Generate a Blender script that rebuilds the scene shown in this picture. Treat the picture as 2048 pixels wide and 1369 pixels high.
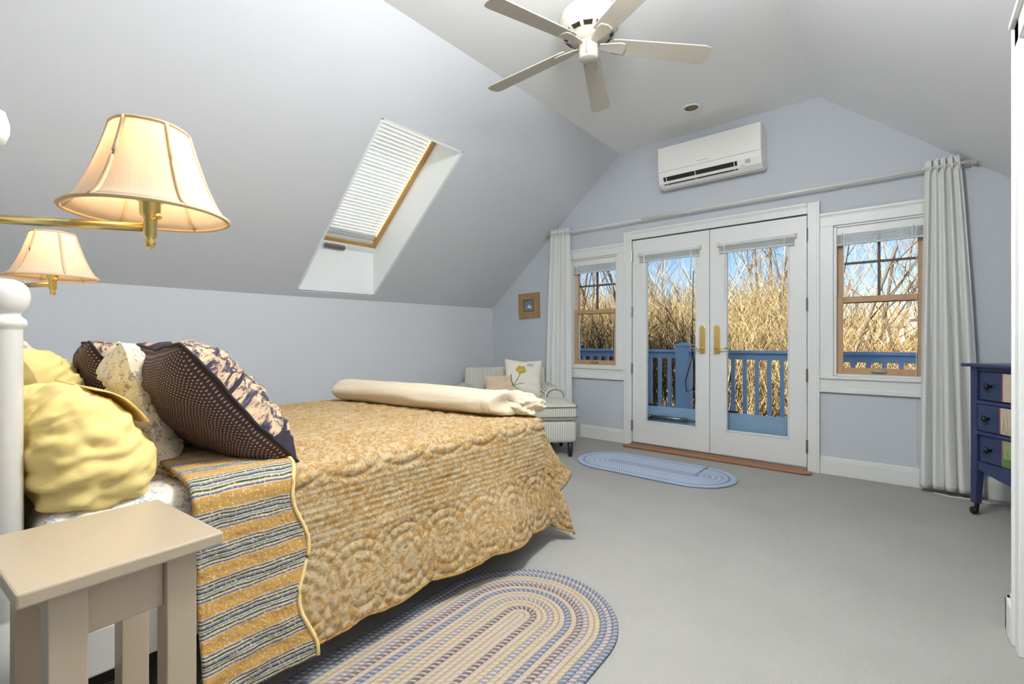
import bpy, math, random
import numpy as np
from mathutils import Vector, Matrix, noise
sc = bpy.context.scene
for o in list(bpy.data.objects): bpy.data.objects.remove(o)
C = sc.collection
PI = math.pi
R = math.radians

# ------------------------------------------------------------------ camera
cam = bpy.data.cameras.new('camera'); cam.sensor_width = 36; cam.lens = 945/2048*36
cam.clip_start = 0.02; cam.clip_end = 500
co = bpy.data.objects.new('camera', cam); C.objects.link(co)
co.location = (0, 0, 1.06); co.rotation_euler = (PI/2, 0, R(40.18))
cam.shift_y = -1.5/2048
sc.camera = co

# ------------------------------------------------------------------ sky, sun, exposure
w = bpy.data.worlds.new('sky'); sc.world = w; w.use_nodes = True
nt = w.node_tree; nt.nodes.clear()
sky = nt.nodes.new('ShaderNodeTexSky'); sky.sky_type = 'NISHITA'; sky.sun_disc = False
sky.sun_elevation = R(38); sky.sun_rotation = R(205); sky.altitude = 1500; sky.air_density = 1.0; sky.dust_density = 0.0; sky.ozone_density = 3.0
bg = nt.nodes.new('ShaderNodeBackground'); bg.inputs['Strength'].default_value = 0.066
wo = nt.nodes.new('ShaderNodeOutputWorld')
nt.links.new(sky.outputs[0], bg.inputs[0]); nt.links.new(bg.outputs[0], wo.inputs[0])
sl = bpy.data.lights.new('sun', 'SUN'); sl.energy = 20; sl.angle = R(0.6); sl.color = (1, .93, .82)
so = bpy.data.objects.new('sun', sl); C.objects.link(so)
SUN = Vector((-.26, -.75, .60)).normalized()
so.rotation_euler = (-SUN).to_track_quat('-Z', 'Y').to_euler(); so.location = (-6, -9, 9)
sc.view_settings.view_transform = 'Standard'; sc.view_settings.look = 'None'
sc.view_settings.gamma = 1; sc.view_settings.use_curve_mapping = False
sc.view_settings.exposure = 1.54
sc.cycles.use_denoising = True
sc.cycles.max_bounces = 14; sc.cycles.diffuse_bounces = 8; sc.cycles.transparent_max_bounces = 16
sc.cycles.sample_clamp_indirect = 6

# ------------------------------------------------------------------ materials
def S(r, g, b):
    f = lambda c: (c/255/12.92) if c/255 <= .04045 else ((c/255+.055)/1.055)**2.4
    return (f(r), f(g), f(b), 1)
MATS = {}
class N:
    "small node-graph helper"
    def __init__(s, name):
        s.m = bpy.data.materials.new(name); s.m.use_nodes = True
        s.t = s.m.node_tree; s.p = s.t.nodes['Principled BSDF']; s.out = s.t.nodes['Material Output']
        MATS[name] = s.m
    def n(s, typ, **kw):
        x = s.t.nodes.new('ShaderNode'+typ)
        for k, v in kw.items():
            if k in x.inputs: x.inputs[k].default_value = v
            else: setattr(x, k, v)
        return x
    def l(s, a, b): s.t.links.new(a, b)
    def val(s, sock, v):
        if hasattr(v, 'links'): s.l(v, sock)
        else: sock.default_value = v
    def math(s, op, a, b=0.0, c=0.0):
        x = s.t.nodes.new('ShaderNodeMath'); x.operation = op
        s.val(x.inputs[0], a); s.val(x.inputs[1], b); s.val(x.inputs[2], c)
        return x.outputs[0]
    def mix(s, f, a, b):
        x = s.t.nodes.new('ShaderNodeMix'); x.data_type = 'RGBA'
        s.val(x.inputs[0], f); s.val(x.inputs[6], a); s.val(x.inputs[7], b)
        return x.outputs[2]
    def coords(s, kind='Object'):
        return s.t.nodes.new('ShaderNodeTexCoord').outputs[kind]
    def noise(s, vec, scale, detail=3, rough=.5, dist=0.0):
        x = s.n('TexNoise'); x.inputs['Scale'].default_value = scale; x.inputs['Detail'].default_value = detail
        x.inputs['Roughness'].default_value = rough; x.inputs['Distortion'].default_value = dist
        s.l(vec, x.inputs['Vector']); return x.outputs['Fac']
    def ramp(s, fac, stops, const=False):
        x = s.n('ValToRGB'); r = x.color_ramp
        if const: r.interpolation = 'CONSTANT'
        while len(r.elements) < len(stops): r.elements.new(.5)
        for e, (p, c) in zip(r.elements, stops): e.position = p; e.color = c
        s.l(fac, x.inputs[0]); return x.outputs[0]
    def bump(s, h, strength=.3, dist=.01):
        x = s.n('Bump'); x.inputs['Strength'].default_value = strength; x.inputs['Distance'].default_value = dist
        s.l(h, x.inputs['Height']); s.l(x.outputs[0], s.p.inputs['Normal'])
    def base(s, c): s.val(s.p.inputs['Base Color'], c)
    def set(s, **kw):
        for k, v in kw.items(): s.p.inputs[k.replace('_', ' ')].default_value = v
        return s
def plain(name, col, rough=.5, metal=0, ns=60, var=.06, bump=.08, dist=.002, spec=.5, detail=3):
    g = N(name); g.set(Roughness=rough, Metallic=metal); g.p.inputs['Specular IOR Level'].default_value = spec
    v = g.coords(); f = g.noise(v, ns, detail)
    dk = tuple(c*(1-var) for c in col[:3])+(1,); lt = tuple(min(1, c*(1+var)) for c in col[:3])+(1,)
    g.base(g.mix(f, dk, lt))
    if bump: g.bump(f, bump, dist)
    return g.m
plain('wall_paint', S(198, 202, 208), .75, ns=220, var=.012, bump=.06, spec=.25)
plain('wall_paint_lit', S(214, 216, 220), .75, ns=220, var=.012, bump=.06, spec=.25)  # wall paint lightened to carry the extra light on left slope and knee wall
plain('wall_paint_lit_right', S(238, 239, 240), .75, ns=220, var=.012, bump=.06, spec=.25)  # wall paint lightened further, brightness of the right slope put into the colour
plain('ceiling_paint', S(244, 244, 243), .8, ns=200, var=.01, bump=.05, spec=.2)
plain('trim_paint', S(226, 226, 223), .38, ns=120, var=.015, bump=.03)
plain('reveal_paint', S(240, 243, 243), .5, ns=120, var=.01, bump=.03)
plain('sash_wood', S(188, 152, 112), .5, ns=30, var=.14, bump=.1)
plain('skylight_wood', S(196, 150, 88), .45, ns=40, var=.16, bump=.1)
plain('muntin_dark', S(96, 84, 74), .6, ns=50, var=.1)
plain('white_plastic', S(238, 238, 233), .35, ns=100, var=.01, bump=.02)
plain('ac_white', S(236, 234, 228), .4, ns=100, var=.01, bump=.02)
plain('dark_vent', S(38, 34, 32), .7)
plain('brass', S(232, 204, 130), .26, 1, ns=80, var=.05, bump=.03)
plain('aged_brass', S(160, 140, 100), .4, 1, ns=80, var=.1)
plain('steel', S(150, 150, 148), .35, 1, ns=80, var=.08)
plain('fan_white', S(196, 188, 174), .22, ns=100, var=.015, bump=.02)
plain('white_enamel', S(224, 221, 214), .22, ns=90, var=.012, bump=.03)
plain('nightstand_white', S(188, 170, 145), .32, ns=60, var=.012, bump=.02)
plain('blue_paint', S(52, 64, 100), .35, ns=18, var=.16, bump=.1)
plain('rail_blue', S(160, 188, 220), .5, ns=30, var=.08)
plain('storm_blue', S(146, 172, 200), .45, ns=30, var=.06)
plain('knob_dark', S(28, 30, 40), .25, ns=40, var=.1)
plain('black_iron', S(26, 23, 22), .4, ns=40, var=.1)
plain('panel_beige', S(206, 186, 166), .5, ns=14, var=.12)
plain('panel_green', S(84, 132, 62), .5, ns=30, var=.35)
plain('panel_sage', S(150, 160, 110), .5, ns=40, var=.3)
plain('paint_black', S(24, 26, 34), .5)
plain('paint_straw', S(196, 170, 96), .5)
plain('paint_pink', S(160, 92, 92), .5)
plain('beige_clip', S(220, 204, 170), .5)
plain('tray_black', S(30, 30, 32), .3)
plain('cord_white', S(226, 226, 222), .5)
plain('cable_black', S(34, 34, 38), .5)
plain('can_tan', S(168, 140, 108), .6)
plain('grey_box', S(176, 176, 170), .6, ns=30, var=.08)
plain('sticker_grey', S(186, 188, 188), .5)
plain('dandelion', S(206, 184, 60), .7, ns=80, var=.3)
plain('stem_green', S(112, 128, 84), .7, ns=80, var=.2)
plain('ink_grey', S(130, 130, 126), .7)
def twigmat(name, c1, c2, c3):
    g = N(name); g.set(Roughness=.9); g.p.inputs['Specular IOR Level'].default_value = .1
    ge = g.n('NewGeometry'); g.base(g.ramp(ge.outputs['Random Per Island'], [(0, c1), (.5, c2), (1, c3)]))
twigmat('twig_gold', S(34, 27, 20), S(90, 73, 48), S(140, 122, 90)); twigmat('twig_brown', S(26, 21, 17), S(54, 44, 34), S(106, 90, 68))
plain('bark', S(54, 45, 36), .9, ns=6, var=.35)
plain('hill_scrub', S(86, 72, 50), .95, ns=.9, var=.4, bump=.4, dist=.3, detail=8)
plain('house_white', S(150, 150, 150), .8, ns=2)
plain('house_roof', S(86, 80, 76), .8, ns=3)
plain('deck_board', S(150, 160, 172), .7, ns=8, var=.1)
plain('shade_trim', S(214, 184, 142), .7, ns=90, var=.05)
plain('black_fabric', S(40, 34, 32), .9)
# carpet
g = N('carpet'); g.set(Roughness=.95); g.p.inputs['Specular IOR Level'].default_value = .1
v = g.coords(); f1 = g.noise(v, 170, 4, .7); f2 = g.noise(v, 2.2, 2); vo = g.n('TexVoronoi'); vo.inputs['Scale'].default_value = 240; g.l(v, vo.inputs['Vector'])
g.base(g.mix(g.math('MULTIPLY_ADD', f1, .6, g.math('MULTIPLY', f2, .4)), S(152, 149, 143), S(186, 183, 177)))
g.bump(g.math('ADD', f1, g.math('MULTIPLY', vo.outputs['Distance'], .8)), .55, .006)
# oak
def oak(name, c1, c2):
    g = N(name); g.set(Roughness=.35); v = g.coords()
    mp = g.n('Mapping'); mp.inputs['Scale'].default_value = (1.2, 14, 14); g.l(v, mp.inputs[0])
    f = g.noise(mp.outputs[0], 5, 5, .6, .6); g.base(g.mix(f, c1, c2)); g.bump(f, .15, .002)
oak('oak', S(112, 68, 36), S(176, 122, 72))
oak('frame_wood', S(140, 104, 64), S(192, 156, 104))
# glass
def glass(name, tint):
    g = N(name); tr = g.n('BsdfTransparent'); tr.inputs[0].default_value = tint; gl = g.n('BsdfGlossy'); gl.inputs['Roughness'].default_value = .0
    lw = g.n('LayerWeight'); lw.inputs[0].default_value = .18; mx = g.n('MixShader'); nz = g.noise(g.coords(), 2)
    g.l(g.math('MULTIPLY', lw.outputs['Fresnel'], g.math('MULTIPLY_ADD', nz, .05, .52)), mx.inputs[0]); g.l(tr.outputs[0], mx.inputs[1]); g.l(gl.outputs[0], mx.inputs[2]); g.l(mx.outputs[0], g.out.inputs[0])
glass('glass', (.96, .98, .98, 1)); glass('tinted_glass', (.72, .75, .76, 1))
# translucent cloths
def cloth(name, c1, c2, ns, trans, bump=.2, dist=.003, rough=.9):
    g = N(name); g.set(Roughness=rough); g.p.inputs['Specular IOR Level'].default_value = .15
    v = g.coords(); f = g.noise(v, ns, 3); col = g.mix(f, c1, c2); g.base(col); g.bump(f, bump, dist)
    t = g.n('BsdfTranslucent'); g.l(col, t.inputs[0]); mx = g.n('MixShader'); mx.inputs[0].default_value = trans
    g.l(g.p.outputs[0], mx.inputs[1]); g.l(t.outputs[0], mx.inputs[2]); g.l(mx.outputs[0], g.out.inputs[0])
cloth('curtain_white', S(240, 240, 237), S(247, 247, 244), 300, .22)
cloth('shade_linen', S(238, 220, 192), S(244, 228, 204), 260, .40)
cloth('blind_white', S(240, 242, 242), S(246, 247, 247), 60, .35, .02)
cloth('skylight_slat', S(236, 238, 238), S(242, 243, 243), 60, .15, .02)
cloth('blanket_cream', S(220, 204, 176), S(228, 214, 190), 140, .06, .5, .006)
cloth('yellow_cotton', S(238, 212, 134), S(244, 222, 152), 30, .05, .1)
# bulb
g = N('bulb_glow'); em = g.n('Emission'); em.inputs[1].default_value = 4.5
g.l(g.mix(g.noise(g.coords(), 4), (1, .82, .58, 1), (1, .86, .64, 1)), em.inputs[0]); g.l(em.outputs[0], g.out.inputs[0])
# floral sheet / pillow
def floral(name, c0, c1, c2, scale, amt=.62):
    g = N(name); g.set(Roughness=.9); g.p.inputs['Specular IOR Level'].default_value = .15
    v = g.coords(); a = g.noise(v, scale, 4, .65, .8); b = g.noise(v, scale*.35, 2); c = g.noise(v, scale*2.2, 2, .5, 1.2)
    m1 = g.ramp(g.math('MULTIPLY', a, g.math('ADD', b, .5)), [(amt-.06, (0, 0, 0, 1)), (amt+.03, (1, 1, 1, 1))])
    m2 = g.ramp(c, [(.60, (0, 0, 0, 1)), (.66, (1, 1, 1, 1))])
    x = g.n('SeparateColor'); g.l(m1, x.inputs[0]); y = g.n('SeparateColor'); g.l(m2, y.inputs[0])
    col = g.mix(x.outputs[0], c0, c1); col = g.mix(g.math('MULTIPLY', g.math('MULTIPLY', x.outputs[0], y.outputs[0]), .9), col, c2)
    g.base(col); g.bump(g.noise(v, 18, 3), .25, .01)
floral('floral_sheet', S(228, 220, 208), S(168, 174, 194), S(84, 96, 128), 75, .60)
floral('floral_pillow', S(238, 224, 196), S(176, 164, 160), S(96, 88, 110), 85, .60)
# quilt: gold cotton printed with pale foliage (UV in metres)
g = N('quilt_gold'); g.set(Roughness=.85); g.p.inputs['Specular IOR Level'].default_value = .2
v = g.coords('UV'); a = g.noise(v, 38, 5, .62, 1.6); b = g.noise(v, 3.5, 2); d = g.noise(v, 90, 3, .6, .8)
msk = g.ramp(g.math('ADD', g.math('MULTIPLY', a, .75), g.math('ADD', g.math('MULTIPLY', b, .12), g.math('MULTIPLY', d, .13))), [(.45, (0, 0, 0, 1)), (.54, (1, 1, 1, 1))])
sp = g.n('SeparateColor'); g.l(msk, sp.inputs[0])
gold = g.mix(g.noise(v, 9, 3), S(160, 121, 68), S(176, 139, 84))
g.base(g.mix(g.math('MULTIPLY', sp.outputs[0], .70), gold, S(192, 177, 146)))
g.bump(g.math('ADD', d, g.math('MULTIPLY', a, .6)), .5, .004)
# quilt reverse: stripes along v
g = N('quilt_stripe'); g.set(Roughness=.85); g.p.inputs['Specular IOR Level'].default_value = .2
v = g.coords('UV'); sx = g.n('SeparateXYZ'); g.l(v, sx.inputs[0])
wob = g.noise(v, 14, 2); fr = g.math('FRACT', g.math('MULTIPLY', g.math('ADD', sx.outputs[0], g.math('MULTIPLY', wob, .010)), 1/.090))
GO, BL, CR, GN, GY = S(190, 148, 84), S(96, 98, 140), S(200, 182, 144), S(60, 82, 70), S(128, 134, 148)
col = g.ramp(fr, [(0, GO), (.36, CR), (.39, BL), (.44, CR), (.50, GN), (.55, CR), (.58, GY), (.63, CR), (.66, S(64, 74, 84)), (.71, GY), (.76, CR), (.79, GN), (.84, CR), (.89, BL), (.94, CR), (.97, GO)], True)
dsh = g.math('GREATER_THAN', g.noise(v, 160, 1), .62); g.base(g.mix(g.math('MULTIPLY', dsh, .45), col, S(232, 214, 170)))
g.bump(g.math('ADD', g.noise(v, 90, 3), g.noise(v, 22, 2)), .6, .006)
plain('quilt_piping', S(236, 206, 140), .8, ns=80, var=.05)
# sham: dotted back and patchwork front (UV)
g = N('sham_dots'); g.set(Roughness=.8); v = g.coords('UV'); mp = g.n('Mapping'); mp.inputs['Rotation'].default_value = (0, 0, .785); mp.inputs['Scale'].default_value = (105, 105, 105); g.l(v, mp.inputs[0])
fx = g.n('VectorMath', operation='FRACTION'); g.l(mp.outputs[0], fx.inputs[0]); sb = g.n('VectorMath', operation='SUBTRACT'); g.l(fx.outputs[0], sb.inputs[0]); sb.inputs[1].default_value = (.5, .5, 0)
ln = g.n('VectorMath', operation='LENGTH'); g.l(sb.outputs[0], ln.inputs[0])
g.base(g.mix(g.math('LESS_THAN', ln.outputs['Value'], .2), g.mix(g.noise(v, 10), S(52, 38, 40), S(72, 52, 54)), S(196, 164, 142)))
g.bump(g.noise(v, 14, 3), .3, .01)
g = N('sham_patchwork'); g.set(Roughness=.85); v = g.coords('UV'); vo = g.n('TexVoronoi'); vo.feature = 'DISTANCE_TO_EDGE'; vo.inputs['Scale'].default_value = 5.2; vo.inputs['Randomness'].default_value = .7; g.l(v, vo.inputs['Vector'])
n1 = g.noise(v, 34, 5, .7, 1.4); n2 = g.noise(v, 8, 2)
pr = g.ramp(n1, [(.36, S(44, 42, 66)), (.46, S(86, 78, 92)), (.52, S(206, 172, 138)), (.62, S(228, 196, 160)), (.7, S(70, 64, 88))])
g.base(g.mix(g.math('LESS_THAN', g.math('ADD', vo.outputs['Distance'], g.math('MULTIPLY', n2, .05)), .062), pr, g.mix(n1, S(30, 26, 40), S(58, 48, 66))))
g.bump(g.math('ADD', n1, g.math('MULTIPLY', vo.outputs['Distance'], 3)), .8, .012)
# ticking upholstery
g = N('ticking'); g.set(Roughness=.9); g.p.inputs['Specular IOR Level'].default_value = .15; v = g.coords(); sx = g.n('SeparateXYZ'); g.l(v, sx.inputs[0])
fr = g.math('FRACT', g.math('MULTIPLY', sx.outputs[0], 62)); g.base(g.mix(g.math('GREATER_THAN', fr, .6), g.mix(g.noise(v, 40), S(226, 220, 204), S(234, 229, 214)), S(150, 154, 156)))
g.bump(g.noise(v, 200, 2), .2, .002)
plain('cushion_white', S(234, 228, 214), .9, ns=70, var=.04, bump=.2)
plain('cushion_peach', S(220, 196, 168), .9, ns=70, var=.06, bump=.2)
plain('piping_grey', S(126, 124, 112), .9, ns=80)
plain('art_blue', S(120, 134, 156), .6, ns=26, var=.4)
# braids
def braid(name, c1, c2):
    g = N(name); g.set(Roughness=.95); g.p.inputs['Specular IOR Level'].default_value = .1
    v = g.coords('UV'); sx = g.n('SeparateXYZ'); g.l(v, sx.inputs[0])
    tri = g.math('PINGPONG', g.math('MULTIPLY', sx.outputs[1], 2.0), 1.0)
    fr = g.math('FRACT', g.math('ADD', g.math('MULTIPLY', sx.outputs[0], 48), tri))
    nz = g.noise(v, 60, 3)
    f = g.ramp(g.math('ADD', fr, g.math('MULTIPLY', nz, .3)), [(.46, (0, 0, 0, 1)), (.60, (1, 1, 1, 1))])
    sp = g.n('SeparateColor'); g.l(f, sp.inputs[0])
    g.base(g.mix(g.math('MULTIPLY', nz, .5), g.mix(sp.outputs[0], c1, c2), c1)); g.bump(g.math('ADD', fr, nz), .8, .004)
braid('braid_tan', S(204, 186, 164), S(190, 172, 158)); braid('braid_dark', S(196, 182, 168), S(66, 64, 80)); braid('braid_lilac', S(206, 192, 178), S(136, 132, 152))
braid('braid_straw', S(206, 190, 156), S(184, 168, 148)); braid('braid_slate', S(172, 176, 184), S(98, 104, 124)); braid('braid_plum', S(198, 182, 172), S(92, 76, 86))
braid('braid_ice', S(206, 216, 232), S(176, 192, 216)); braid('braid_sky', S(196, 208, 228), S(146, 166, 200)); braid('braid_denim', S(176, 192, 218), S(98, 118, 164)); braid('braid_grey', S(200, 208, 220), S(150, 158, 172))

# ------------------------------------------------------------------ mesh builder
ORG = {}
class B:
    def __init__(s): s.v = []; s.f = []; s.uv = {}
    def add(s, verts, faces, uvs=None):
        o = len(s.v); s.v += [tuple(p) for p in verts]; s.f += [tuple(i+o for i in f) for f in faces]
        if uvs is not None:
            for i, u in enumerate(uvs): s.uv[o+i] = u
        return s
    def box(s, x0, x1, y0, y1, z0, z1):
        x0, x1 = sorted((x0, x1)); y0, y1 = sorted((y0, y1)); z0, z1 = sorted((z0, z1))
        return s.add([(x0,y0,z0),(x1,y0,z0),(x1,y1,z0),(x0,y1,z0),(x0,y0,z1),(x1,y0,z1),(x1,y1,z1),(x0,y1,z1)],
                     [(0,3,2,1),(4,5,6,7),(0,1,5,4),(1,2,6,5),(2,3,7,6),(3,0,4,7)])
    def hexa(s, a, b):   # two quads of 4 points, a outside-facing order arbitrary
        return s.add(list(a)+list(b), [(0,1,2,3),(7,6,5,4),(0,4,5,1),(1,5,6,2),(2,6,7,3),(3,7,4,0)])
    def slab(s, pts, d):
        d = Vector(d); return s.hexa([Vector(p) for p in pts], [Vector(p)+d for p in pts])
    def prism(s, outline, d):
        n = len(outline); d = Vector(d); a = [Vector(p) for p in outline]
        return s.add(a+[p+d for p in a], [tuple(range(n))[::-1], tuple(range(n, 2*n))]+[(i,(i+1)%n,n+(i+1)%n,n+i) for i in range(n)])
    def tube(s, path, rad, n=8, cap=True, flat=1.0, closed=False, uvlen=False):
        P = [Vector(p) for p in path]; m = len(P); rad = rad if hasattr(rad, '__len__') else [rad]*m
        up = Vector((0, 0, 1)); vs = []; uvs = []; L = 0
        for i, p in enumerate(P):
            t = (P[(i+1)%m]-P[i-1]) if closed else (P[min(i+1, m-1)]-P[max(i-1, 0)])
            t.normalize(); u = up if abs(t.z) < .95 else Vector((0, 1, 0))
            sd = t.cross(u).normalized(); nn = sd.cross(t).normalized()
            if i: L += (P[i]-P[i-1]).length
            for k in range(n):
                a = 2*PI*k/n; vs.append(p+sd*math.cos(a)*rad[i]+nn*math.sin(a)*rad[i]*flat); uvs.append((L, k/n))
        fs = [(i*n+k, i*n+(k+1)%n, ((i+1)%m)*n+(k+1)%n, ((i+1)%m)*n+k) for i in range(m if closed else m-1) for k in range(n)]
        if cap and not closed: fs += [tuple(range(n))[::-1], tuple((m-1)*n+k for k in range(n))]
        return s.add(vs, fs, uvs if uvlen else None)
    def lathe(s, prof, c, n=24, axis='Z', sx=1.0, sy=1.0):
        vs = []
        for r, h in prof:
            for k in range(n):
                a = 2*PI*k/n; p = (r*math.cos(a)*sx, r*math.sin(a)*sy, h)
                if axis == 'Y': p = (p[0], p[2], p[1])
                if axis == 'X': p = (p[2], p[0], p[1])
                vs.append((c[0]+p[0], c[1]+p[1], c[2]+p[2]))
        m = len(prof); fs = [(i*n+k, i*n+(k+1)%n, (i+1)*n+(k+1)%n, (i+1)*n+k) for i in range(m-1) for k in range(n)]
        fs += [tuple(range(n))[::-1], tuple((m-1)*n+k for k in range(n))]
        return s.add(vs, fs)
    def grid(s, fn, nu, nv, uvfn=None):
        vs = []; uvs = []
        for j in range(nv+1):
            for i in range(nu+1):
                vs.append(fn(i/nu, j/nv)); uvs.append(uvfn(i/nu, j/nv) if uvfn else (i/nu, j/nv))
        return s.add(vs, [(j*(nu+1)+i, j*(nu+1)+i+1, (j+1)*(nu+1)+i+1, (j+1)*(nu+1)+i) for j in range(nv) for i in range(nu)], uvs)
    def xf(s, M): s.v = [tuple(M @ Vector(p)) for p in s.v]; return s
    def build(s, name, mat, parent=None, origin=None, smooth=False, bevel=0, solid=0, local=False, segs=2, sub=0):
        org = Vector((0, 0, 0))
        if parent is not None and not local: org = ORG.get(parent.name, Vector((0, 0, 0)))
        if origin is not None: org = Vector(origin)
        me = bpy.data.meshes.new(name); me.from_pydata([tuple(Vector(p)-org) for p in s.v], [], s.f)
        if s.uv:
            ul = me.uv_layers.new(name='UVMap'); li = [0]*len(me.loops); me.loops.foreach_get('vertex_index', li)
            ul.data.foreach_set('uv', [c for i in li for c in s.uv.get(i, (0, 0))])
        me.materials.append(MATS[mat]); me.update()
        if smooth: me.polygons.foreach_set('use_smooth', [True]*len(me.polygons))
        o = bpy.data.objects.new(name, me); C.objects.link(o)
        if parent is not None: o.parent = parent; ORG[o.name] = org
        else: o.location = org; ORG[o.name] = org
        if solid: m = o.modifiers.new('thickness', 'SOLIDIFY'); m.thickness = solid; m.offset = 0
        if sub: m = o.modifiers.new('smooth', 'SUBSURF'); m.levels = sub; m.render_levels = sub
        if bevel:
            m = o.modifiers.new('bevel', 'BEVEL'); m.width = bevel; m.segments = segs; m.limit_method = 'ANGLE'; m.angle_limit = R(35)
        return o
def tag(o, label=None, cat=None, group=None, kind=None):
    if label: o['label'] = label
    if cat: o['category'] = cat
    if group: o['group'] = group
    if kind: o['kind'] = kind
    return o
def thing(name, loc, label=None, cat=None, group=None, kind=None, rz=0):
    o = bpy.data.objects.new(name, None); o.empty_display_size = .1; C.objects.link(o); o.location = loc; o.rotation_euler = (0, 0, rz)
    ORG[o.name] = Vector(loc); return tag(o, label, cat, group, kind)
def struct(o, label): return tag(o, label, None, None, 'structure')
def fbm(p, sc_=1.0): return noise.fractal(Vector(p)*sc_, 1.0, 2.0, 3)

# ------------------------------------------------------------------ room shell
XL, XR, YE = -4.14, 1.28, 4.51
CA, CB, ZC = -2.33, -.567, 3.03
ZK = 1.485
YB, YH = -2.4, -.12
XHE = -1.3               # where the head wall ends and the passage behind begins
XW = .295                # partition on the right
def rz_(x):
    if x < CA: return ZC-(CA-x)*(ZC-ZK)/(CA-XL)
    if x > CB: return ZC-(x-CB)*(ZC-ZK)/(XR-CB)
    return ZC
struct(B().box(XL-.2, XR+.2, YB-.2, YE+.2, -.12, 0).build('floor', 'carpet'), 'cream wall-to-wall carpet')
struct(B().box(CA, CB, YB-.2, YE+.15, ZC, ZC+.12).build('ceiling', 'ceiling_paint'), 'flat white ceiling strip along the ridge')
# left slope with skylight opening
SX0, SX1, SY0, SY1 = -4.075, -2.822, 1.945, 2.69
nS = Vector((-(ZC-ZK), 0, (CA-XL)))
nS.normalize()
def sp_(x, y): return Vector((x, y, rz_(x) - (0.05*(1-max(0, min(1, y/YE)))*(CA-x)/(CA-XL) if x < CA else 0)))
sb = B()
ys = [YB-.2, SY0-.02, SY1+.02, YE+.15]; xs = [XL, SX0-.015, SX1+.015, CA]
for i in range(3):
    for j in range(3):
        if i == 1 and j == 1: continue
        sb.slab([sp_(xs[i], ys[j]), sp_(xs[i+1], ys[j]), sp_(xs[i+1], ys[j+1]), sp_(xs[i], ys[j+1])], nS*.12)
struct(sb.build('wall_slope_left', 'wall_paint_lit'), 'pale blue-grey sloping wall on the left with skylight well')
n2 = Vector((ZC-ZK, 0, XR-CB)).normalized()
struct(B().slab([(CB, YB-.2, ZC), (XR, YB-.2, ZK), (XR, YE+.15, ZK), (CB, YE+.15, ZC)], n2*.12).build('wall_slope_right', 'wall_paint_lit_right'), 'pale sloping wall on the right')
struct(B().slab([(XL, YB-.2, 0), (XL, YE+.15, 0), (XL, YE+.15, ZK), (XL, YB-.2, ZK-.03)], (-.12, 0, 0)).build('wall_left', 'wall_paint_lit'), 'low blue-grey knee wall behind the bed')
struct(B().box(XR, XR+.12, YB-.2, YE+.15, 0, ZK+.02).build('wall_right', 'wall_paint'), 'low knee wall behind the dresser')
# end wall with openings
WL = (-2.93, -2.36); WR = (-.47, .095); DW = (-2.19, -.645); WZ = (.785, 1.975); DZ = (.0, 2.10)
def gable(name, y, th, breaks, holes):
    b = B(); bx = sorted(set(breaks))
    for x0, x1 in zip(bx, bx[1:]):
        xm = (x0+x1)/2; hs = [h for h in holes if h[0] <= xm <= h[1]]
        z = 0
        for h in sorted(hs, key=lambda h: h[2]):
            if h[2] > z: b.box(x0, x1, y, y+th, z, h[2])
            z = h[3]
        b.hexa([(x0,y,z),(x1,y,z),(x1,y,rz_(x1)+.02),(x0,y,rz_(x0)+.02)], [(x0,y+th,z),(x1,y+th,z),(x1,y+th,rz_(x1)+.02),(x0,y+th,rz_(x0)+.02)])
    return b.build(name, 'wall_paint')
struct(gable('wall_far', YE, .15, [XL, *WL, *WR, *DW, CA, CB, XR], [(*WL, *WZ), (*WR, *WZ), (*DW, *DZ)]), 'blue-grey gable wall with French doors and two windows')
struct(gable('wall_head', YH-.12, .12, [XL, CA, XHE], []), 'wall behind the head of the bed')
struct(B().box(XHE-.12, XHE, YB, YH-.12, 0, ZC+.02).build('wall_passage_left', 'wall_paint'), 'wall of the passage behind the bed')
struct(gable('wall_rear', YB-.12, .12, [XHE-.12, XW+.15, CB], []), 'wall at the rear of the passage')
# right partition with doorway (opening y DY0..DY1)
DY0, DY1, DH = 1.42, 2.30, 2.07
pb = B().box(XW, XW+.12, YB, DY0, 0, rz_(XW+.12)+.05).box(XW, XW+.12, DY0, DY1, DH, rz_(XW+.12)+.05).box(XW, XW+.12, DY1, 2.48, 0, rz_(XW+.12)+.05)
struct(pb.build('wall_partition', 'wall_paint'), 'white-trimmed partition at the right edge with a doorway')
struct(B().box(XW+.12, XR, 2.36, 2.48, 0, ZK).slab([(XW+.12, 2.36, ZK), (XR, 2.36, ZK), (XR, 2.36, ZK+.01), (XW+.12, 2.36, rz_(XW+.12))], (0, .12, 0)).build('wall_closet', 'wall_paint'), 'wall between doorway closet and dresser corner')
# doorway casing and jamb
tb = B().box(XW-.02, XW, DY1+.005, DY1+.09, 0, DH+.085).box(XW-.02, XW, DY0-.09, DY0-.005, 0, DH+.085).box(XW-.02, XW, DY0-.09, DY1+.09, DH+.005, DH+.09).box(XW-.028, XW, DY1+.075, DY1+.09, 0, DH+.09).box(XW-.034, XW, DY0-.09, DY1+.09, DH+.075, DH+.1)
struct(tb.build('trim_1', 'trim_paint', bevel=.004), 'white door casing at the right edge of the view')
jm = struct(B().box(XW-.004, XW+.13, DY1-.02, DY1+.004, 0, DH).box(XW-.004, XW+.13, DY0-.004, DY0+.02, 0, DH).box(XW-.004, XW+.13, DY0, DY1, DH-.02, DH+.004).build('trim_2', 'trim_paint', bevel=.002), 'white door jamb with brass hinge leaves')
for z in (.28, 1.08, 1.82):
    B().box(XW+.006, XW+.05, DY1-.024, DY1-.02, z-.06, z+.06).tube([(XW+.002, DY1-.028, z-.06), (XW+.002, DY1-.028, z+.06)], .007, 8).build('hinge', 'aged_brass', jm)
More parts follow.
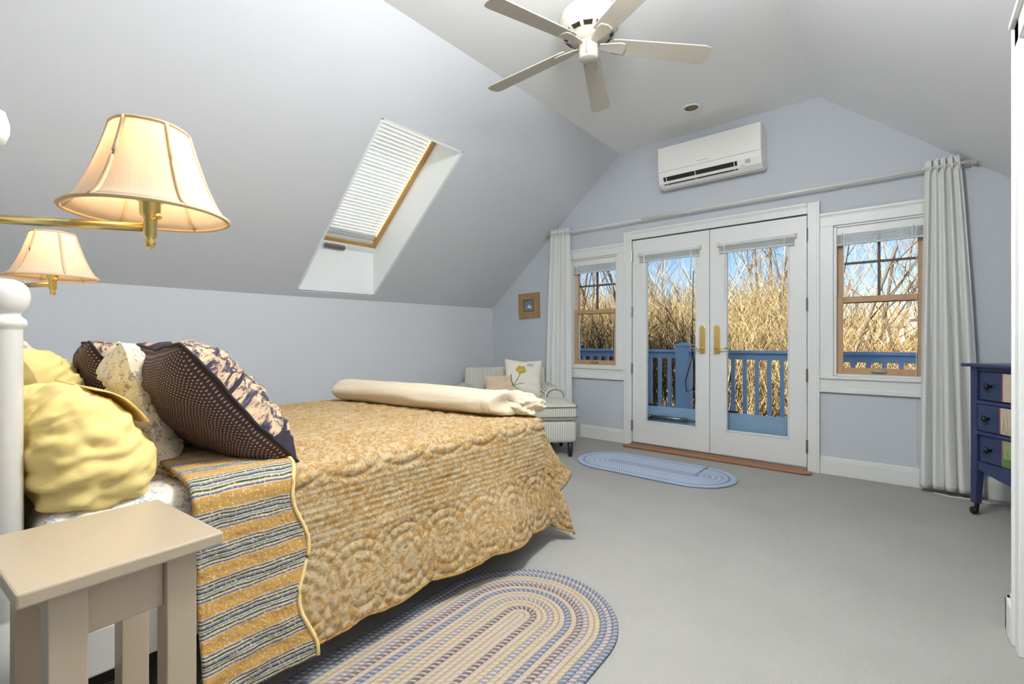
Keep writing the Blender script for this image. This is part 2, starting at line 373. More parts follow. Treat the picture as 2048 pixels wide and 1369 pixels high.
# baseboards
def base_x(name, x0, x1, y, lab):
    return struct(B().box(x0, x1, y-.016, y, 0, .115).box(x0, x1, y-.011, y, .115, .128).box(x0, x1, y-.006, y, .128, .14).build(name, 'trim_paint', bevel=.003), lab)
base_x('baseboard_far_left', XL, -2.275, YE, 'white baseboard left of the French doors')
base_x('baseboard_far_right', -.56, XR, YE, 'white baseboard right of the French doors')
struct(B().box(XL, XL+.016, YH, YE-.016, 0, .115).box(XL, XL+.009, YH, YE-.016, .115, .14).build('baseboard_left', 'trim_paint', bevel=.003), 'white baseboard along the knee wall')
struct(B().box(XW-.03, XW, DY1+.09, 2.51, 0, .125).box(XW-.02, XW, DY1+.09, 2.50, .125, .14).box(XW-.01, XW, DY1+.09, 2.49, .14, .152).box(XW-.03, XR, 2.48, 2.51, 0, .125).box(XW-.02, XR, 2.48, 2.50, .125, .14).build('baseboard_right', 'trim_paint', bevel=.004), 'white baseboard wrapping the partition corner')
# trim around doors and windows
tn = [2]
def trim(x0, x1, z0, z1, lab, bead=None, d=.018):
    tn[0] += 1; b = B().box(x0, x1, YE-d, YE+.02, z0, z1)
    if bead == 'T': b.box(x0, x1, YE-d-.01, YE, z1-.022, z1).box(x0, x1, YE-d-.005, YE, z1-.034, z1-.022)
    if bead == 'B': b.box(x0, x1, YE-d-.01, YE, z0, z0+.02).box(x0, x1, YE-d-.005, YE, z0+.02, z0+.032)
    if bead == 'L': b.box(x0, x0+.02, YE-d-.01, YE, z0, z1)
    if bead == 'R': b.box(x1-.02, x1, YE-d-.01, YE, z0, z1)
    return struct(b.build('trim_%d' % tn[0], 'trim_paint', bevel=.003), lab)
trim(-2.275, DW[0], 0, 2.187, 'white casing on the left of the French doors', 'L')
trim(DW[1], -.56, 0, 2.187, 'white casing on the right of the French doors', 'R')
trim(DW[0], DW[1], 2.10, 2.187, 'white head casing above the French doors', 'T')
trim(-3.03, -2.275, 1.975, 2.082, 'white head trim above the left window', 'T')
trim(-.56, .20, 1.975, 2.082, 'white head trim above the right window', 'T')
trim(WL[1], -2.275, .775, 1.975, 'white board between left window and doors')
trim(-.56, WR[0], .775, 1.975, 'white board between doors and right window')
trim(-3.03, WL[0], .775, 1.975, 'white casing left of the left window')
trim(WR[1], .20, .775, 1.975, 'white casing right of the right window')
trim(-3.03, -2.275, .655, .762, 'white apron below the left window', 'B')
trim(-.56, .20, .655, .762, 'white apron below the right window', 'B')
trim(-3.04, -2.275, .762, .786, 'white stool ledge of the left window', None, .034)
trim(-.56, .21, .762, .786, 'white stool ledge of the right window', None, .034)
# windows
def window(n, x0, x1, lab):
    t = thing('window_%d' % n, ((x0+x1)/2, YE+.06, WZ[0]), lab, None, None, 'structure')
    z0, zm, z1 = .79, 1.385, 1.97
    B().box(x0, x0+.02, YE+.0, YE+.15, z0, z1).box(x1-.02, x1, YE+.0, YE+.15, z0, z1).box(x0, x1, YE+.0, YE+.15, z1-.01, z1+.01).box(x0, x1, YE+.02, YE+.15, z0-.004, z0+.012).build('window_frame', 'trim_paint', t, bevel=.002)
    a, b = x0+.02, x1-.02; st = .038
    def sash(nm, za, zb, ya, yb, bot):
        s_ = B().box(a, a+st, ya, yb, za, zb).box(b-st, b, ya, yb, za, zb).box(a+st, b-st, ya, yb, za, za+bot).box(a+st, b-st, ya, yb, zb-.045, zb)
        o = s_.build(nm, 'sash_wood', t, bevel=.003)
        B().box(a+st, b-st, (ya+yb)/2-.002, (ya+yb)/2+.002, za+bot, zb-.045).build('pane', 'glass', o)
        return o
    lo = sash('lower_sash', z0+.012, zm+.025, YE+.035, YE+.065, .05)
    up = sash('upper_sash', zm-.025, z1-.01, YE+.07, YE+.10, .05)
    for q in ((B().box((a+b)/2-.009, (a+b)/2+.009, YE+.074, YE+.096, zm+.02, z1-.05)), (B().box(a+st, b-st, YE+.076, YE+.094, 1.668, 1.686))):
        q.build('muntin', 'muntin_dark', up)
    B().box((a+b)/2-.045, (a+b)/2+.045, YE+.02, YE+.036, z0+.03, z0+.045).box((a+b)/2-.03, (a+b)/2+.03, YE+.012, YE+.036, z0+.034, z0+.04).build('sash_lift', 'steel', lo, bevel=.002)
    return t
window(1, *WL, 'wooden double-hung window left of the French doors')
window(2, *WR, 'wooden double-hung window right of the French doors')
# skylight
t = thing('window_3', (-3.6, 2.32, 2.1), 'skylight with oak sash in a white well in the left slope', None, None, 'structure')
dl = .335
def inn(x, y, d): return sp_(x, y)+nS*d
bl, br, tl, tr_ = [sp_(SX0, SY0), sp_(SX0, SY1), sp_(SX1, SY0), sp_(SX1, SY1)]
hb, ht = dl/nS.z, dl/abs(nS.x)
ibl, ibr = bl+Vector((0, 0, hb)), br+Vector((0, 0, hb)); itl, itr = tl+nS*dl, tr_+nS*dl
B().slab([bl, br, ibr, ibl], (-.02, 0, -.001)).build('reveal', 'reveal_paint', t)
B().slab([tl, tr_, itr, itl], Vector((nS.z, 0, -nS.x))*.02).build('reveal', 'reveal_paint', t)
B().prism([br, tr_, itr, ibr], (0, .025, 0)).build('reveal', 'reveal_paint', t)
B().prism([bl, tl, itl, ibl], (0, -.025, 0)).build('reveal', 'reveal_paint', t)
uS = (itr-ibr).normalized(); LS = (itr-ibr).length
def sk(u, y, d): return ibr+uS*u+Vector((0, y-SY1, 0))+nS*d
def skbox(u0, u1, y0, y1, d0, d1): return B().hexa([sk(u0,y0,d0), sk(u1,y0,d0), sk(u1,y1,d0), sk(u0,y1,d0)], [sk(u0,y0,d1), sk(u1,y0,d1), sk(u1,y1,d1), sk(u0,y1,d1)])
for a in ((-.02, .035, SY0, SY1), (LS-.035, LS+.02, SY0, SY1)):
    skbox(*a, -.03, .05).build('liner', 'reveal_paint', t, bevel=.003)
for a in ((.035, .075, SY0+.02, SY1-.02), (LS-.075, LS-.035, SY0+.02, SY1-.02), (.035, LS-.035, SY0+.0, SY0+.04), (.035, LS-.035, SY1-.04, SY1)):
    skbox(*a, -.015, .06).build('sash_rail', 'skylight_wood', t, bevel=.004)
skbox(.07, LS-.07, SY0+.035, SY1-.035, .045, .05).build('pane', 'tinted_glass', t)
skbox(-.012, .022, SY0+.22, SY0+.42, -.06, -.03).build('handle', 'steel', t, bevel=.006)
bt = thing('skylight_blind', sk(LS/2, (SY0+SY1)/2, .0), 'white slatted blind closed over the skylight', 'blind')
ns_ = 36
for i in range(ns_):
    u = .09+(LS-.18)*i/(ns_-1); bb = B(); M = []
    ctr = sk(u, (SY0+SY1)/2, .012); ax = uS; aw = (uS*math.cos(R(18))-nS*math.sin(R(18))); th = aw.cross(Vector((0, 1, 0))).normalized()*.0008
    hy = (SY1-SY0)/2-.047; e = Vector((0, hy, 0)); q = aw*.0180
    bb.hexa([ctr-q-e-th, ctr+q-e-th, ctr+q+e-th, ctr-q+e-th], [ctr-q-e+th, ctr+q-e+th, ctr+q+e+th, ctr-q+e+th])
    bb.build('slat', 'skylight_slat', bt)
for y in (SY0+.12, SY1-.14):
    B().tube([sk(.08, y, -.006), sk(LS-.08, y, -.006)], .0022, 5).build('ladder_cord', 'cord_white', bt)
B().hexa([sk(.075, SY0+.045, -.004), sk(.1, SY0+.045, -.004), sk(.1, SY1-.045, -.004), sk(.075, SY1-.045, -.004)], [sk(.075, SY0+.045, .012), sk(.1, SY0+.045, .012), sk(.1, SY1-.045, .012), sk(.075, SY1-.045, .012)]).build('bottom_rail', 'blind_white', bt)
# French doors
def door(n, x0, x1, g0, g1, hx, lab, hl):
    t = thing('door_%d' % n, ((x0+x1)/2, YE, .02), lab, None, None, 'structure')
    y0, y1 = YE-.006, YE+.038; z0, z1 = .032, 2.088; ga, gb = .245, 1.90
    B().box(x0, g0, y0, y1, z0, z1).box(g1, x1, y0, y1, z0, z1).box(g0, g1, y0, y1, z0, ga).box(g0, g1, y0, y1, gb, z1).build('leaf', 'trim_paint', t)
    B().box(g0, g0+.012, y0-.006, y1, ga, gb).box(g1-.012, g1, y0-.006, y1, ga, gb).box(g0, g1, y0-.006, y1, ga, ga+.012).box(g0, g1, y0-.006, y1, gb-.012, gb).build('glazing_bead', 'trim_paint', t, bevel=.003)
    B().box(g0+.01, g1-.01, YE+.012, YE+.018, ga+.01, gb-.01).build('pane', 'glass', t)
    for z in (.20, .78, 1.36, 1.93):
        B().tube([(hx, y0-.006, z-.055), (hx, y0-.006, z+.055)], .0085, 8).box(hx-.012, hx+.012, y0-.004, y0, z-.05, z+.05).build('hinge', 'steel', t)
    px = hl[0]; dr = hl[1]
    h = B().prism([(px-.024, y0-.001, .945), (px+.024, y0-.001, .945), (px+.026, y0-.001, .96), (px+.026, y0-.001, 1.185), (px+.018, y0-.001, 1.205), (px-.018, y0-.001, 1.205), (px-.026, y0-.001, 1.185), (px-.026, y0-.001, .96)], (0, -.012, 0)).build('handle', 'brass', t, bevel=.004)
    B().tube([(px, y0-.012, .99), (px, y0-.05, .99), (px+dr*.02, y0-.058, .992), (px+dr*.115, y0-.052, 1.0)], [.011, .010, .009, .006], 10).build('lever', 'brass', h, smooth=True)
    B().lathe([(.012, 0), (.012, .012), (.006, .018)], (px, y0-.012, 1.14), 12, 'Y').build('thumb_turn', 'brass', h)
xm = (DW[0]+DW[1])/2
door(1, DW[0]+.006, xm-.003, -2.045, -1.535, DW[0]+.0, 'left leaf of the white French doors, one tall pane', (-1.482, -1))
door(2, xm+.003, DW[1]-.006, -1.28, -.775, DW[1]-.0, 'right leaf of the white French doors, one tall pane', (-1.352, 1))
# wooden threshold of boards
t = thing('trim_40', (-1.42, 4.42, 0), 'oak threshold board in front of the French doors', None, None, 'structure')
B().prism([(-2.235, 4.375, .001), (-2.20, 4.335, .001), (-.64, 4.335, .001), (-.60, 4.365, .001), (-.60, 4.425, .001), (-2.235, 4.425, .001)], (0, 0, .018)).build('plank', 'oak', t, bevel=.006)
B().box(-2.19, -.645, 4.427, YE+.13, .001, .022).build('plank', 'oak', t, bevel=.003)
B().box(-2.19, -.645, YE-.02, YE+.14, .022, .03).build('sill_strip', 'steel', t, bevel=.002)
# storm doors (blue) behind the French doors
def storm(n, x0, x1, lab, knob):
    t = thing('door_%d' % n, ((x0+x1)/2, YE+.13, .0), lab, None, None, 'structure')
    y0, y1 = YE+.10, YE+.135; ga = .40
    B().box(x0, x0+.075, y0, y1, .03, 2.08).box(x1-.075, x1, y0, y1, .03, 2.08).box(x0+.075, x1-.075, y0, y1, .03, ga).box(x0+.075, x1-.075, y0, y1, 1.98, 2.08).build('leaf', 'storm_blue', t, bevel=.004)
    B().box(x0+.07, x1-.07, YE+.115, YE+.119, ga-.005, 1.985).build('pane', 'glass', t)
    B().box(x0+.12, x1-.12, y0-.006, y0, .07, ga-.05).build('kick_panel', 'storm_blue', t, bevel=.004)
    B().box(x0+.09, x0+.20, y0-.008, y0, ga+.005, ga+.022).box(x1-.09, x1-.075, y0-.008, y0, ga-.03, ga-.015).build('latch', 'black_iron', t)
    if knob: B().tube([(x0+.15, y0-.04, .30), (x0+.52, y0-.04, .30)], .016, 10).tube([(x0+.52, y0-.04, .30), (x0+.62, y0-.03, .30)], .006, 8).box(x0+.10, x0+.16, y0-.045, y0, .288, .312).build('door_closer', 'steel', t, smooth=True)
storm(3, -2.165, -1.43, 'blue storm door behind the left leaf', True)
storm(4, -1.41, -.67, 'blue storm door behind the right leaf', False)

#@@PART2
# ------------------------------------------------------------------ bed
bed = thing('bed', (-2.3, 1.1, 0), 'white painted bed frame with ball-topped headboard post', 'bed')
def post(x):
    pr = [(.036, 0), (.036, .395), (.034, .40), (.034, .41), (.036, .415), (.0345, 1.085), (.036, 1.09), (.041, 1.096), (.0425, 1.103), (.040, 1.111), (.034, 1.117), (.031, 1.121), (.031, 1.126),
          (.035, 1.130), (.042, 1.140), (.046, 1.152), (.0475, 1.165), (.0465, 1.178), (.042, 1.191), (.033, 1.201), (.019, 1.2065), (.002, 1.208)]
    B().lathe(pr, (x, .076, 0), 32).build('post', 'white_enamel', bed, smooth=True)
post(-1.635); post(-2.99)
B().box(-2.95, -1.675, .060, .092, .38, .92).box(-2.95, -1.675, .05, .102, .90, .94).build('headboard', 'white_enamel', bed, bevel=.008)
for x in (-3.03, -1.595):
    B().box(x, x+.028, .11, 1.97, .215, .335).build('side_rail', 'white_enamel', bed, bevel=.006)
B().box(-3.03, -1.57, 1.97, 1.99, .215, .335).build('foot_rail', 'white_enamel', bed, bevel=.006)
for x in (-3.0, -1.60):
    B().lathe([(.028, .03), (.03, .06), (.024, .1), (.03, .215)], (x, 1.93, 0), 14).lathe([(.012, 0), (.026, .012), (.026, .028), (.012, .04)], (x+.03, 1.90, 0), 14).build('leg', 'white_enamel', bed, smooth=True)
B().box(-3.02, -1.60, .13, 1.96, .17, .215).build('slat_base', 'black_fabric', bed)
def rbox(x0, x1, y0, y1, z0, z1, r, n=5, puff=0, nz=0, ns=6, st=.05):
    "rounded soft box as a grid sphere"
    b = B(); cx_, cy_, cz = (x0+x1)/2, (y0+y1)/2, (z0+z1)/2; hx, hy, hz = (x1-x0)/2, (y1-y0)/2, (z1-z0)/2
    def coords(h):
        m = max(2, int(2*(h-r)/st)); a = [-h+r*(1-math.cos(PI/2*i/n)) for i in range(n)] + [-(h-r)+2*(h-r)*i/m for i in range(m+1)]
        return a+[-v for v in a[:n]][::-1]
    X, Y, Z = coords(hx), coords(hy), coords(hz)
    def pt(x, y, z):
        q = Vector((max(-hx+r, min(hx-r, x)), max(-hy+r, min(hy-r, y)), max(-hz+r, min(hz-r, z)))); d = Vector((x, y, z))-q
        p = q+d.normalized()*r if d.length > 1e-9 else q
        if puff: p.z += puff*(1-(p.x/hx)**2)*(1-(p.y/hy)**2)*(1 if p.z > 0 else -.2)
        if nz: p += Vector((cx_, cy_, cz))*0 + d*0 + Vector((fbm((p.x+cx_, p.y+cy_, p.z+3.1), ns), fbm((p.x+7, p.y+cy_, p.z), ns), fbm((p.x, p.y+cy_, p.z+9), ns)))*nz
        return p+Vector((cx_, cy_, cz))
    def face(A, Bc, f, flip):
        n1, n2_ = len(A), len(Bc); vs = [pt(*f(a, c)) for c in Bc for a in A]
        fs = [(j*n1+i, j*n1+i+1, (j+1)*n1+i+1, (j+1)*n1+i) for j in range(n2_-1) for i in range(n1-1)]
        b.add(vs, [q[::-1] for q in fs] if flip else fs)
    face(X, Y, lambda a, c: (a, c, hz), 0); face(X, Y, lambda a, c: (a, c, -hz), 1)
    face(X, Z, lambda a, c: (a, -hy, c), 0); face(X, Z, lambda a, c: (a, hy, c), 1)
    face(Y, Z, lambda a, c: (hx, a, c), 0); face(Y, Z, lambda a, c: (-hx, a, c), 1)
    return b
ZT = .655
m_ = rbox(-3.04, -1.56, .125, 2.0, .338, ZT-.012, .06, nz=.004, ns=5).build('mattress', 'floral_sheet', origin=(-2.3, 1.1, .338), smooth=True)
tag(m_, 'mattress in a white floral fitted sheet beside the nightstand', 'mattress')
m2 = B(); m2.tube([(-1.557, .16, .40), (-1.557, .5, .402)], .005, 6); m2.build('piping', 'cord_white', m_, smooth=True)

# quilt
XN, XF, YF = -1.55, -3.05, 2.02
W_ = XN-XF; RH = .055
def drape(a, b, lift=0.0):
    ex = -a if a < 0 else (a-W_ if a > W_ else 0.0); ey = max(0.0, b-YF)
    r = math.hypot(ex, ey); ac = max(0.0, min(W_, a)); bc = min(b, YF)
    if r < 1e-9:
        edge = min(ac, W_-ac, max(0.0, YF-bc)); z = ZT+lift+.012*min(1, edge/.25)+.005*fbm((ac, bc, 0), 3.2)
        return Vector((XN-ac, bc, z))
    sx = 1 if a < 0 else -1; dx, dy = (sx*ex/r, ey/r)
    q = RH+lift
    if r < RH*PI/2: an = r/RH; out, dn = q*math.sin(an), q*(1-math.cos(an))
    else:
        e = r-RH*PI/2; psi = math.degrees(math.atan2(ey, ex))
        fl = .20+.10*math.sin(b*6.5+.6)*math.sin(b*2.3+1)*max(0, 1-ey/.1)
        if ey > 0: fl = .20-.17*math.exp(-((psi-13)/8)**2)+.08*math.exp(-((psi-33)/7)**2)-.12*math.exp(-((psi-48)/7)**2)+.42*math.exp(-((psi-70)/13)**2)
        fl *= .55+.45*min(1, e/.4)
        out, dn = q+e*fl, q+e*math.sqrt(max(.2, 1-fl*fl))
    p = Vector((XN-ac+dx*out, bc+dy*out, ZT+lift-dn))
    p += Vector((dx, dy, 0))*.006*fbm((ac*2, b, p.z), 4)
    if p.z < .006: p.z = .006
    return p
def groove(a, b):
    s_ = a+.57              # distance from the near hem
    h = 0
    def ring(cy_, cx__, per, r0, r1):
        u = ((b-cy_) % per)-per/2; d = math.hypot(u, s_-cx__)
        u2 = ((b-cy_+per*.5) % per)-per/2; d2 = math.hypot(u2, s_-cx__)
        v = 0
        for dd in (d, d2):
            if r0 < dd < r1: v = min(v, -abs(math.cos((dd-r0)/(r1-r0)*PI*4))**6)
        return v
    if s_ < .27: h = ring(.1, .13, .40, .05, .20)
    elif s_ < .46: h = -abs(math.cos((s_-.27)/.19*PI*9))**4*.7
    elif s_ < .86: h = ring(.25, .66, .44, .06, .235)
    elif s_ < .93: h = -abs(math.cos((s_-.86)/.07*PI*3))**5
    else: h = -abs(math.cos(2*PI*(a*5+.35*math.sin(b*9))))**8*.8-abs(math.cos(2*PI*(b*5+.35*math.sin(a*8+1))))**8*.8
    return h
A0, A1 = -.57, W_+.45; BH, BF = .425, YF+.38
NU, NV = 340, 250
def qfn(u, v):
    b = BH+(BF-BH)*v; a = A0+(A1-A0)*u
    if a < 0: a *= 1+.03*(abs(math.sin(PI*b/.30))-.6)
    if b > YF: b = YF+(b-YF)*(1+.05*(abs(math.sin(PI*a/.30))-.6))
    p = drape(a, b); e = .004
    dpa = drape(a+e, b)-p; dpb = drape(a, b+e)-p; n = dpb.cross(dpa)
    n = n.normalized() if n.length > 1e-12 else Vector((0, 0, 1))
    return p+n*(.0078*groove(a, b)+.003*fbm((a, b, 2), 22))
qo = B().grid(qfn, NU, NV, lambda u, v: (A0+(A1-A0)*u, BH+(BF-BH)*v)).build('quilt', 'quilt_gold', origin=(-2.3, 1.2, ZT), smooth=True, solid=.006)
tag(qo, 'golden yellow quilt with pale floral print and stitched rings on the bed', 'quilt')
# folded-back striped reverse
def sfn(u, v):
    a = -.60+(W_+.60)*u
    bmax = .70+.022*math.sin(a*2*PI/.32+.5)-.03*max(0, min(1, a/.2))
    if v < .12: an = v/.12*PI; b = BH+.003-.008*math.sin(an); lift = .004+.007*(1-math.cos(an))
    else: b = BH+.003+(bmax-BH-.003)*(v-.12)/.88; lift = .018
    p = drape(a, b, lift); 
    q = .0035*fbm((a*3.2, b*1.3, 5), 14)
    return p+Vector((1 if a < 0 else 0, 0, 1 if a >= 0 else 0))*q
so_ = B().grid(sfn, 260, 44, lambda u, v: (-.60+(W_+.60)*u, BH+.27*v)).build('folded_border', 'quilt_stripe', qo, smooth=True, solid=.004)
so_['label'] = 'blue, green and cream striped reverse folded back'
pp = [sfn(i/140, 1.0)+Vector((.002, .004, .002)) for i in range(141)]
B().tube(pp, .0065, 6).build('piping', 'quilt_piping', so_, smooth=True)
hp = [qfn(0, i/200)+Vector((.001, 0, -.001)) for i in range(16, 201)]
B().tube(hp, .005, 6).build('hem_binding', 'quilt_gold', qo, smooth=True)

# pillows: local x width, y height, z thickness
def pgrid(wd, ht, th, side, seed, wr, n=44, full=.55):
    def fn(u, v):
        x, y = u*2-1, v*2-1
        ex = 1-.07*math.cos(y*PI/2)**2*abs(x); ey = 1-.09*math.cos(x*PI/2)**2*abs(y)
        k = max(0, 1-abs(x)**3)**full*max(0, 1-abs(y)**2.6)**.5
        wv = fbm((x*1.4+seed, y*3.2, side*2+seed), 1.1)*wr*(k**.5)+fbm((x*2.2, y*7+seed, side), 1.7)*wr*.45*(k**.4)
        ed = wr*.5*fbm((x*1.3+seed, y*1.3, 4), 2)*(1-k)
        return (x*wd/2*ex, y*ht/2*ey+ed*.4, side*th/2*k+wv*side+ed)
    b = B().grid(fn, n, n, lambda u, v: (u*wd, v*ht))
    if side < 0: b.f = [f[::-1] for f in b.f]
    return b
def pose(cx_, cy_, cz, up_y, up_z, yaw=0, roll=0):
    y = Vector((0, up_y, up_z)).normalized(); x = Vector((-1, 0, 0)); z = x.cross(y)
    M = Matrix((x, y, z)).transposed().to_4x4()
    return Matrix.Translation((cx_, cy_, cz)) @ Matrix.Rotation(yaw, 4, 'Z') @ M @ Matrix.Rotation(roll, 4, 'Z')
def pillow(M, dims, mat, seed, wr, label, name='pillow', group=None, full=.55):
    b = pgrid(*dims, 1, seed, wr, 56, full); b2 = pgrid(*dims, -1, seed, wr, 56, full); b.add(b2.v, b2.f, [b2.uv[i] for i in range(len(b2.v))])
    o = b.build(name, mat, smooth=True); o.matrix_world = M; ORG[o.name] = M.translation
    return tag(o, label, 'pillow', group)
yb = rbox(-.31, .31, -.17, .17, -.12, .12, .105, n=16, st=.008)
def wrink(p):
    x, y, z = p; k = 1-.10*(abs(x)/.31)**3; ear = max(0, abs(x)/.31-.8)*max(0, abs(y)/.18-.6)
    q = Vector((x+math.copysign(ear*.5, x), y*(1+.06*math.sin(x*9))+math.copysign(ear*.5, y), z*k*(1-.25*(y/.18 if y > 0 else 0)**2)))
    f = .030*fbm((x*2.0, y*7, z*4+1.7), 1.0)+.007*math.sin(y*75+z*22+7*fbm((x*3, y*3, z*3), 1.5)+x*6)*(.5+fbm((x*4+5, y*5, z*5), 1.0))+.010*fbm((x*6+3, y*26, z*10), 1.2)
    return q+Vector((x*.5, y, z*1.3)).normalized()*f
yb.v = [tuple(wrink(p)) for p in yb.v]
pA = yb.build('pillow', 'yellow_cotton', smooth=True); MA = pose(-1.87, .222, .762, -.15, .34, R(3)); pA.matrix_world = MA; ORG[pA.name] = MA.translation
wm = pA.modifiers.new('weld', 'WELD'); wm.merge_threshold = .0008
tag(pA, 'plump pale yellow pillow next to the near bedpost', 'pillow')
def flap(u, v):
    x = (u-.5)*.50; y = .155-v*(.115+.025*math.sin(u*6+1))
    zs = .12*(1-.10*(abs(x)/.31)**3)*(1-.25*(y/.18)**2) if y < .065 else .015+math.sqrt(max(0, .105**2-(y-.065)**2))*.9
    return (x, y, zs+.010+.010*math.sin(u*8+v*2)*v+.006*v)
fo = B().grid(flap, 30, 10).build('pillowcase_flap', 'yellow_cotton', pA, smooth=True, local=True, solid=.004)
pillow(pose(-2.62, .25, .84, -.17, .34, R(-3)), (.62, .42, .22), 'yellow_cotton', 8.4, .026, 'yellow pillow at the far side of the bed, only its top showing')
pillow(pose(-2.72, .17, .88, -.10, .36, R(3)), (.64, .42, .16), 'floral_pillow', 5.7, .02, 'floral pillow against the headboard above the far yellow pillow')
pillow(pose(-2.14, .44, .84, -.10, .37, R(-9)), (.70, .45, .17), 'floral_pillow', 11.3, .026, 'off-white pillow with blue-grey sprigs propped behind the dark sham')
def sham(M, label, seed):
    t = thing('sham_pillow', M.translation, label, 'pillow'); t.matrix_world = M
    dims = (.60, .52, .25)
    f = pgrid(*dims, 1, seed, .02).build('patchwork_front', 'sham_patchwork', t, smooth=True, local=True)
    f['label'] = 'dark patchwork front of paisley prints'
    k = pgrid(*dims, -1, seed, .014).build('dotted_back', 'sham_dots', t, smooth=True, local=True); k['label'] = 'plum cotton back with pale dots'
    bb = pgrid(*dims, 1, seed, .02, 20); n = 21
    ring = [bb.v[i] for i in range(n)]+[bb.v[j*n+n-1] for j in range(1, n)]+[bb.v[(n-1)*n+i] for i in range(n-2, -1, -1)]+[bb.v[j*n] for j in range(n-2, 0, -1)]
    B().tube(ring, .006, 6, closed=True).build('corded_edge', 'black_fabric', t, smooth=True, local=True)
sham(pose(-1.86, .565, .853, -.30, .36, R(3)), 'dark patchwork sham with dotted back leaning in front of the pillows', 2.2)
sham(pose(-2.66, .50, .835, -.22, .36, R(-6)), 'second dark sham on the far side, mostly hidden behind the sprigged pillow', 6.2)
# rolled blanket
def roll():
    b = B(); path = [(-3.0, 1.72), (-2.75, 1.765), (-2.4, 1.80), (-2.0, 1.83), (-1.78, 1.85), (-1.68, 1.88), (-1.60, 1.93)]
    n, m = 34, 90; vs = []; uv = []
    for i in range(m+1):
        t_ = i/m*(len(path)-1); k = min(int(t_), len(path)-2); f = t_-k
        x = path[k][0]*(1-f)+path[k+1][0]*f; y = path[k][1]*(1-f)+path[k+1][1]*f; s_ = i/m
        en = min(1, s_/.05)**.5*min(1, (1-s_)/.03+.001)**.5; ry, rzz = .115*en*(1+.12*(s_ > .8)*math.sin((s_-.8)*15)), .074*en*(1-.10*s_)
        for j in range(n):
            a = 2*PI*j/n; nn = 1+.10*fbm((x*1.2, math.cos(a), math.sin(a)), 1.6)+.14*max(0, (s_-.74)/.26)*fbm((x*5, math.cos(a)*2, math.sin(a)*2+3), 1.7)
            spiral = 1-.06*math.exp(-((a-5.2)/.12)**2)
            vs.append((x+.05*math.cos(a)*(s_ > .9)*(s_-.9)*8, y+math.cos(a)*ry*nn*spiral, ZT+.012+.066+max(-.066, math.sin(a)*rzz*nn*spiral))); uv.append((s_*1.4, j/n))
    b.add(vs, [(i*n+j, i*n+(j+1)%n, (i+1)*n+(j+1)%n, (i+1)*n+j) for i in range(m) for j in range(n)]+[tuple(range(n))[::-1], tuple(m*n+j for j in range(n))], uv)
    return b
bl_ = roll().build('blanket', 'blanket_cream', origin=(-2.3, 1.8, ZT), smooth=True)
tag(bl_, 'cream fleece blanket rolled across the foot of the bed', 'blanket')
def loose(u, v):
    an, ph = v*2*PI, (u-.5)*PI; cu_, su = math.cos(ph)**.7 if math.cos(ph) > 0 else 0, math.sin(ph)
    x, y, z = su*.155, math.cos(an)*cu_*.10, math.sin(an)*cu_*.062
    k = 1+.30*fbm((x*9, y*9, z*9+2), 1.0)+.18*fbm((x*22, y*22, z*22), 1.0)
    return (-1.675+x*k+y*.25, 1.955+y*k+x*.30, ZT+.010+max(.0, .060+z*k))
B().grid(loose, 50, 50).build('loose_fold', 'blanket_cream', bl_, smooth=True)

# ------------------------------------------------------------------ nightstand
t = thing('nightstand', (-1.268, .20, 0), 'small white nightstand with square legs beside the bed', 'nightstand', rz=R(5))
def NB(x0, x1, y0, y1, z0, z1, nm, bv=.003): return B().box(x0, x1, y0, y1, z0, z1).build(nm, 'nightstand_white', t, local=True, bevel=bv)
hx, hy = .180, .153
NB(-hx, hx, -hy, hy, .634, .660, 'tabletop', .004)
for sx in (-1, 1):
    for sy in (-1, 1):
        x, y = sx*(hx-.05), sy*(hy-.068); b = B()
        b.hexa([(x-.026, y-.026, 0), (x+.026, y-.026, 0), (x+.026, y+.026, 0), (x-.026, y+.026, 0)], [(x-.026, y-.026, .634), (x+.026, y-.026, .634), (x+.026, y+.026, .634), (x-.026, y+.026, .634)])
        b.build('leg', 'nightstand_white', t, local=True, bevel=.002)
for sx in (-1, 1): NB(sx*(hx-.05)-.009, sx*(hx-.05)+.009, -hy+.094, hy-.094, .535, .634, 'apron')
for sy in (-1, 1): NB(-hx+.076, hx-.076, sy*(hy-.075)-.009, sy*(hy-.075)+.009, .535, .634, 'apron')

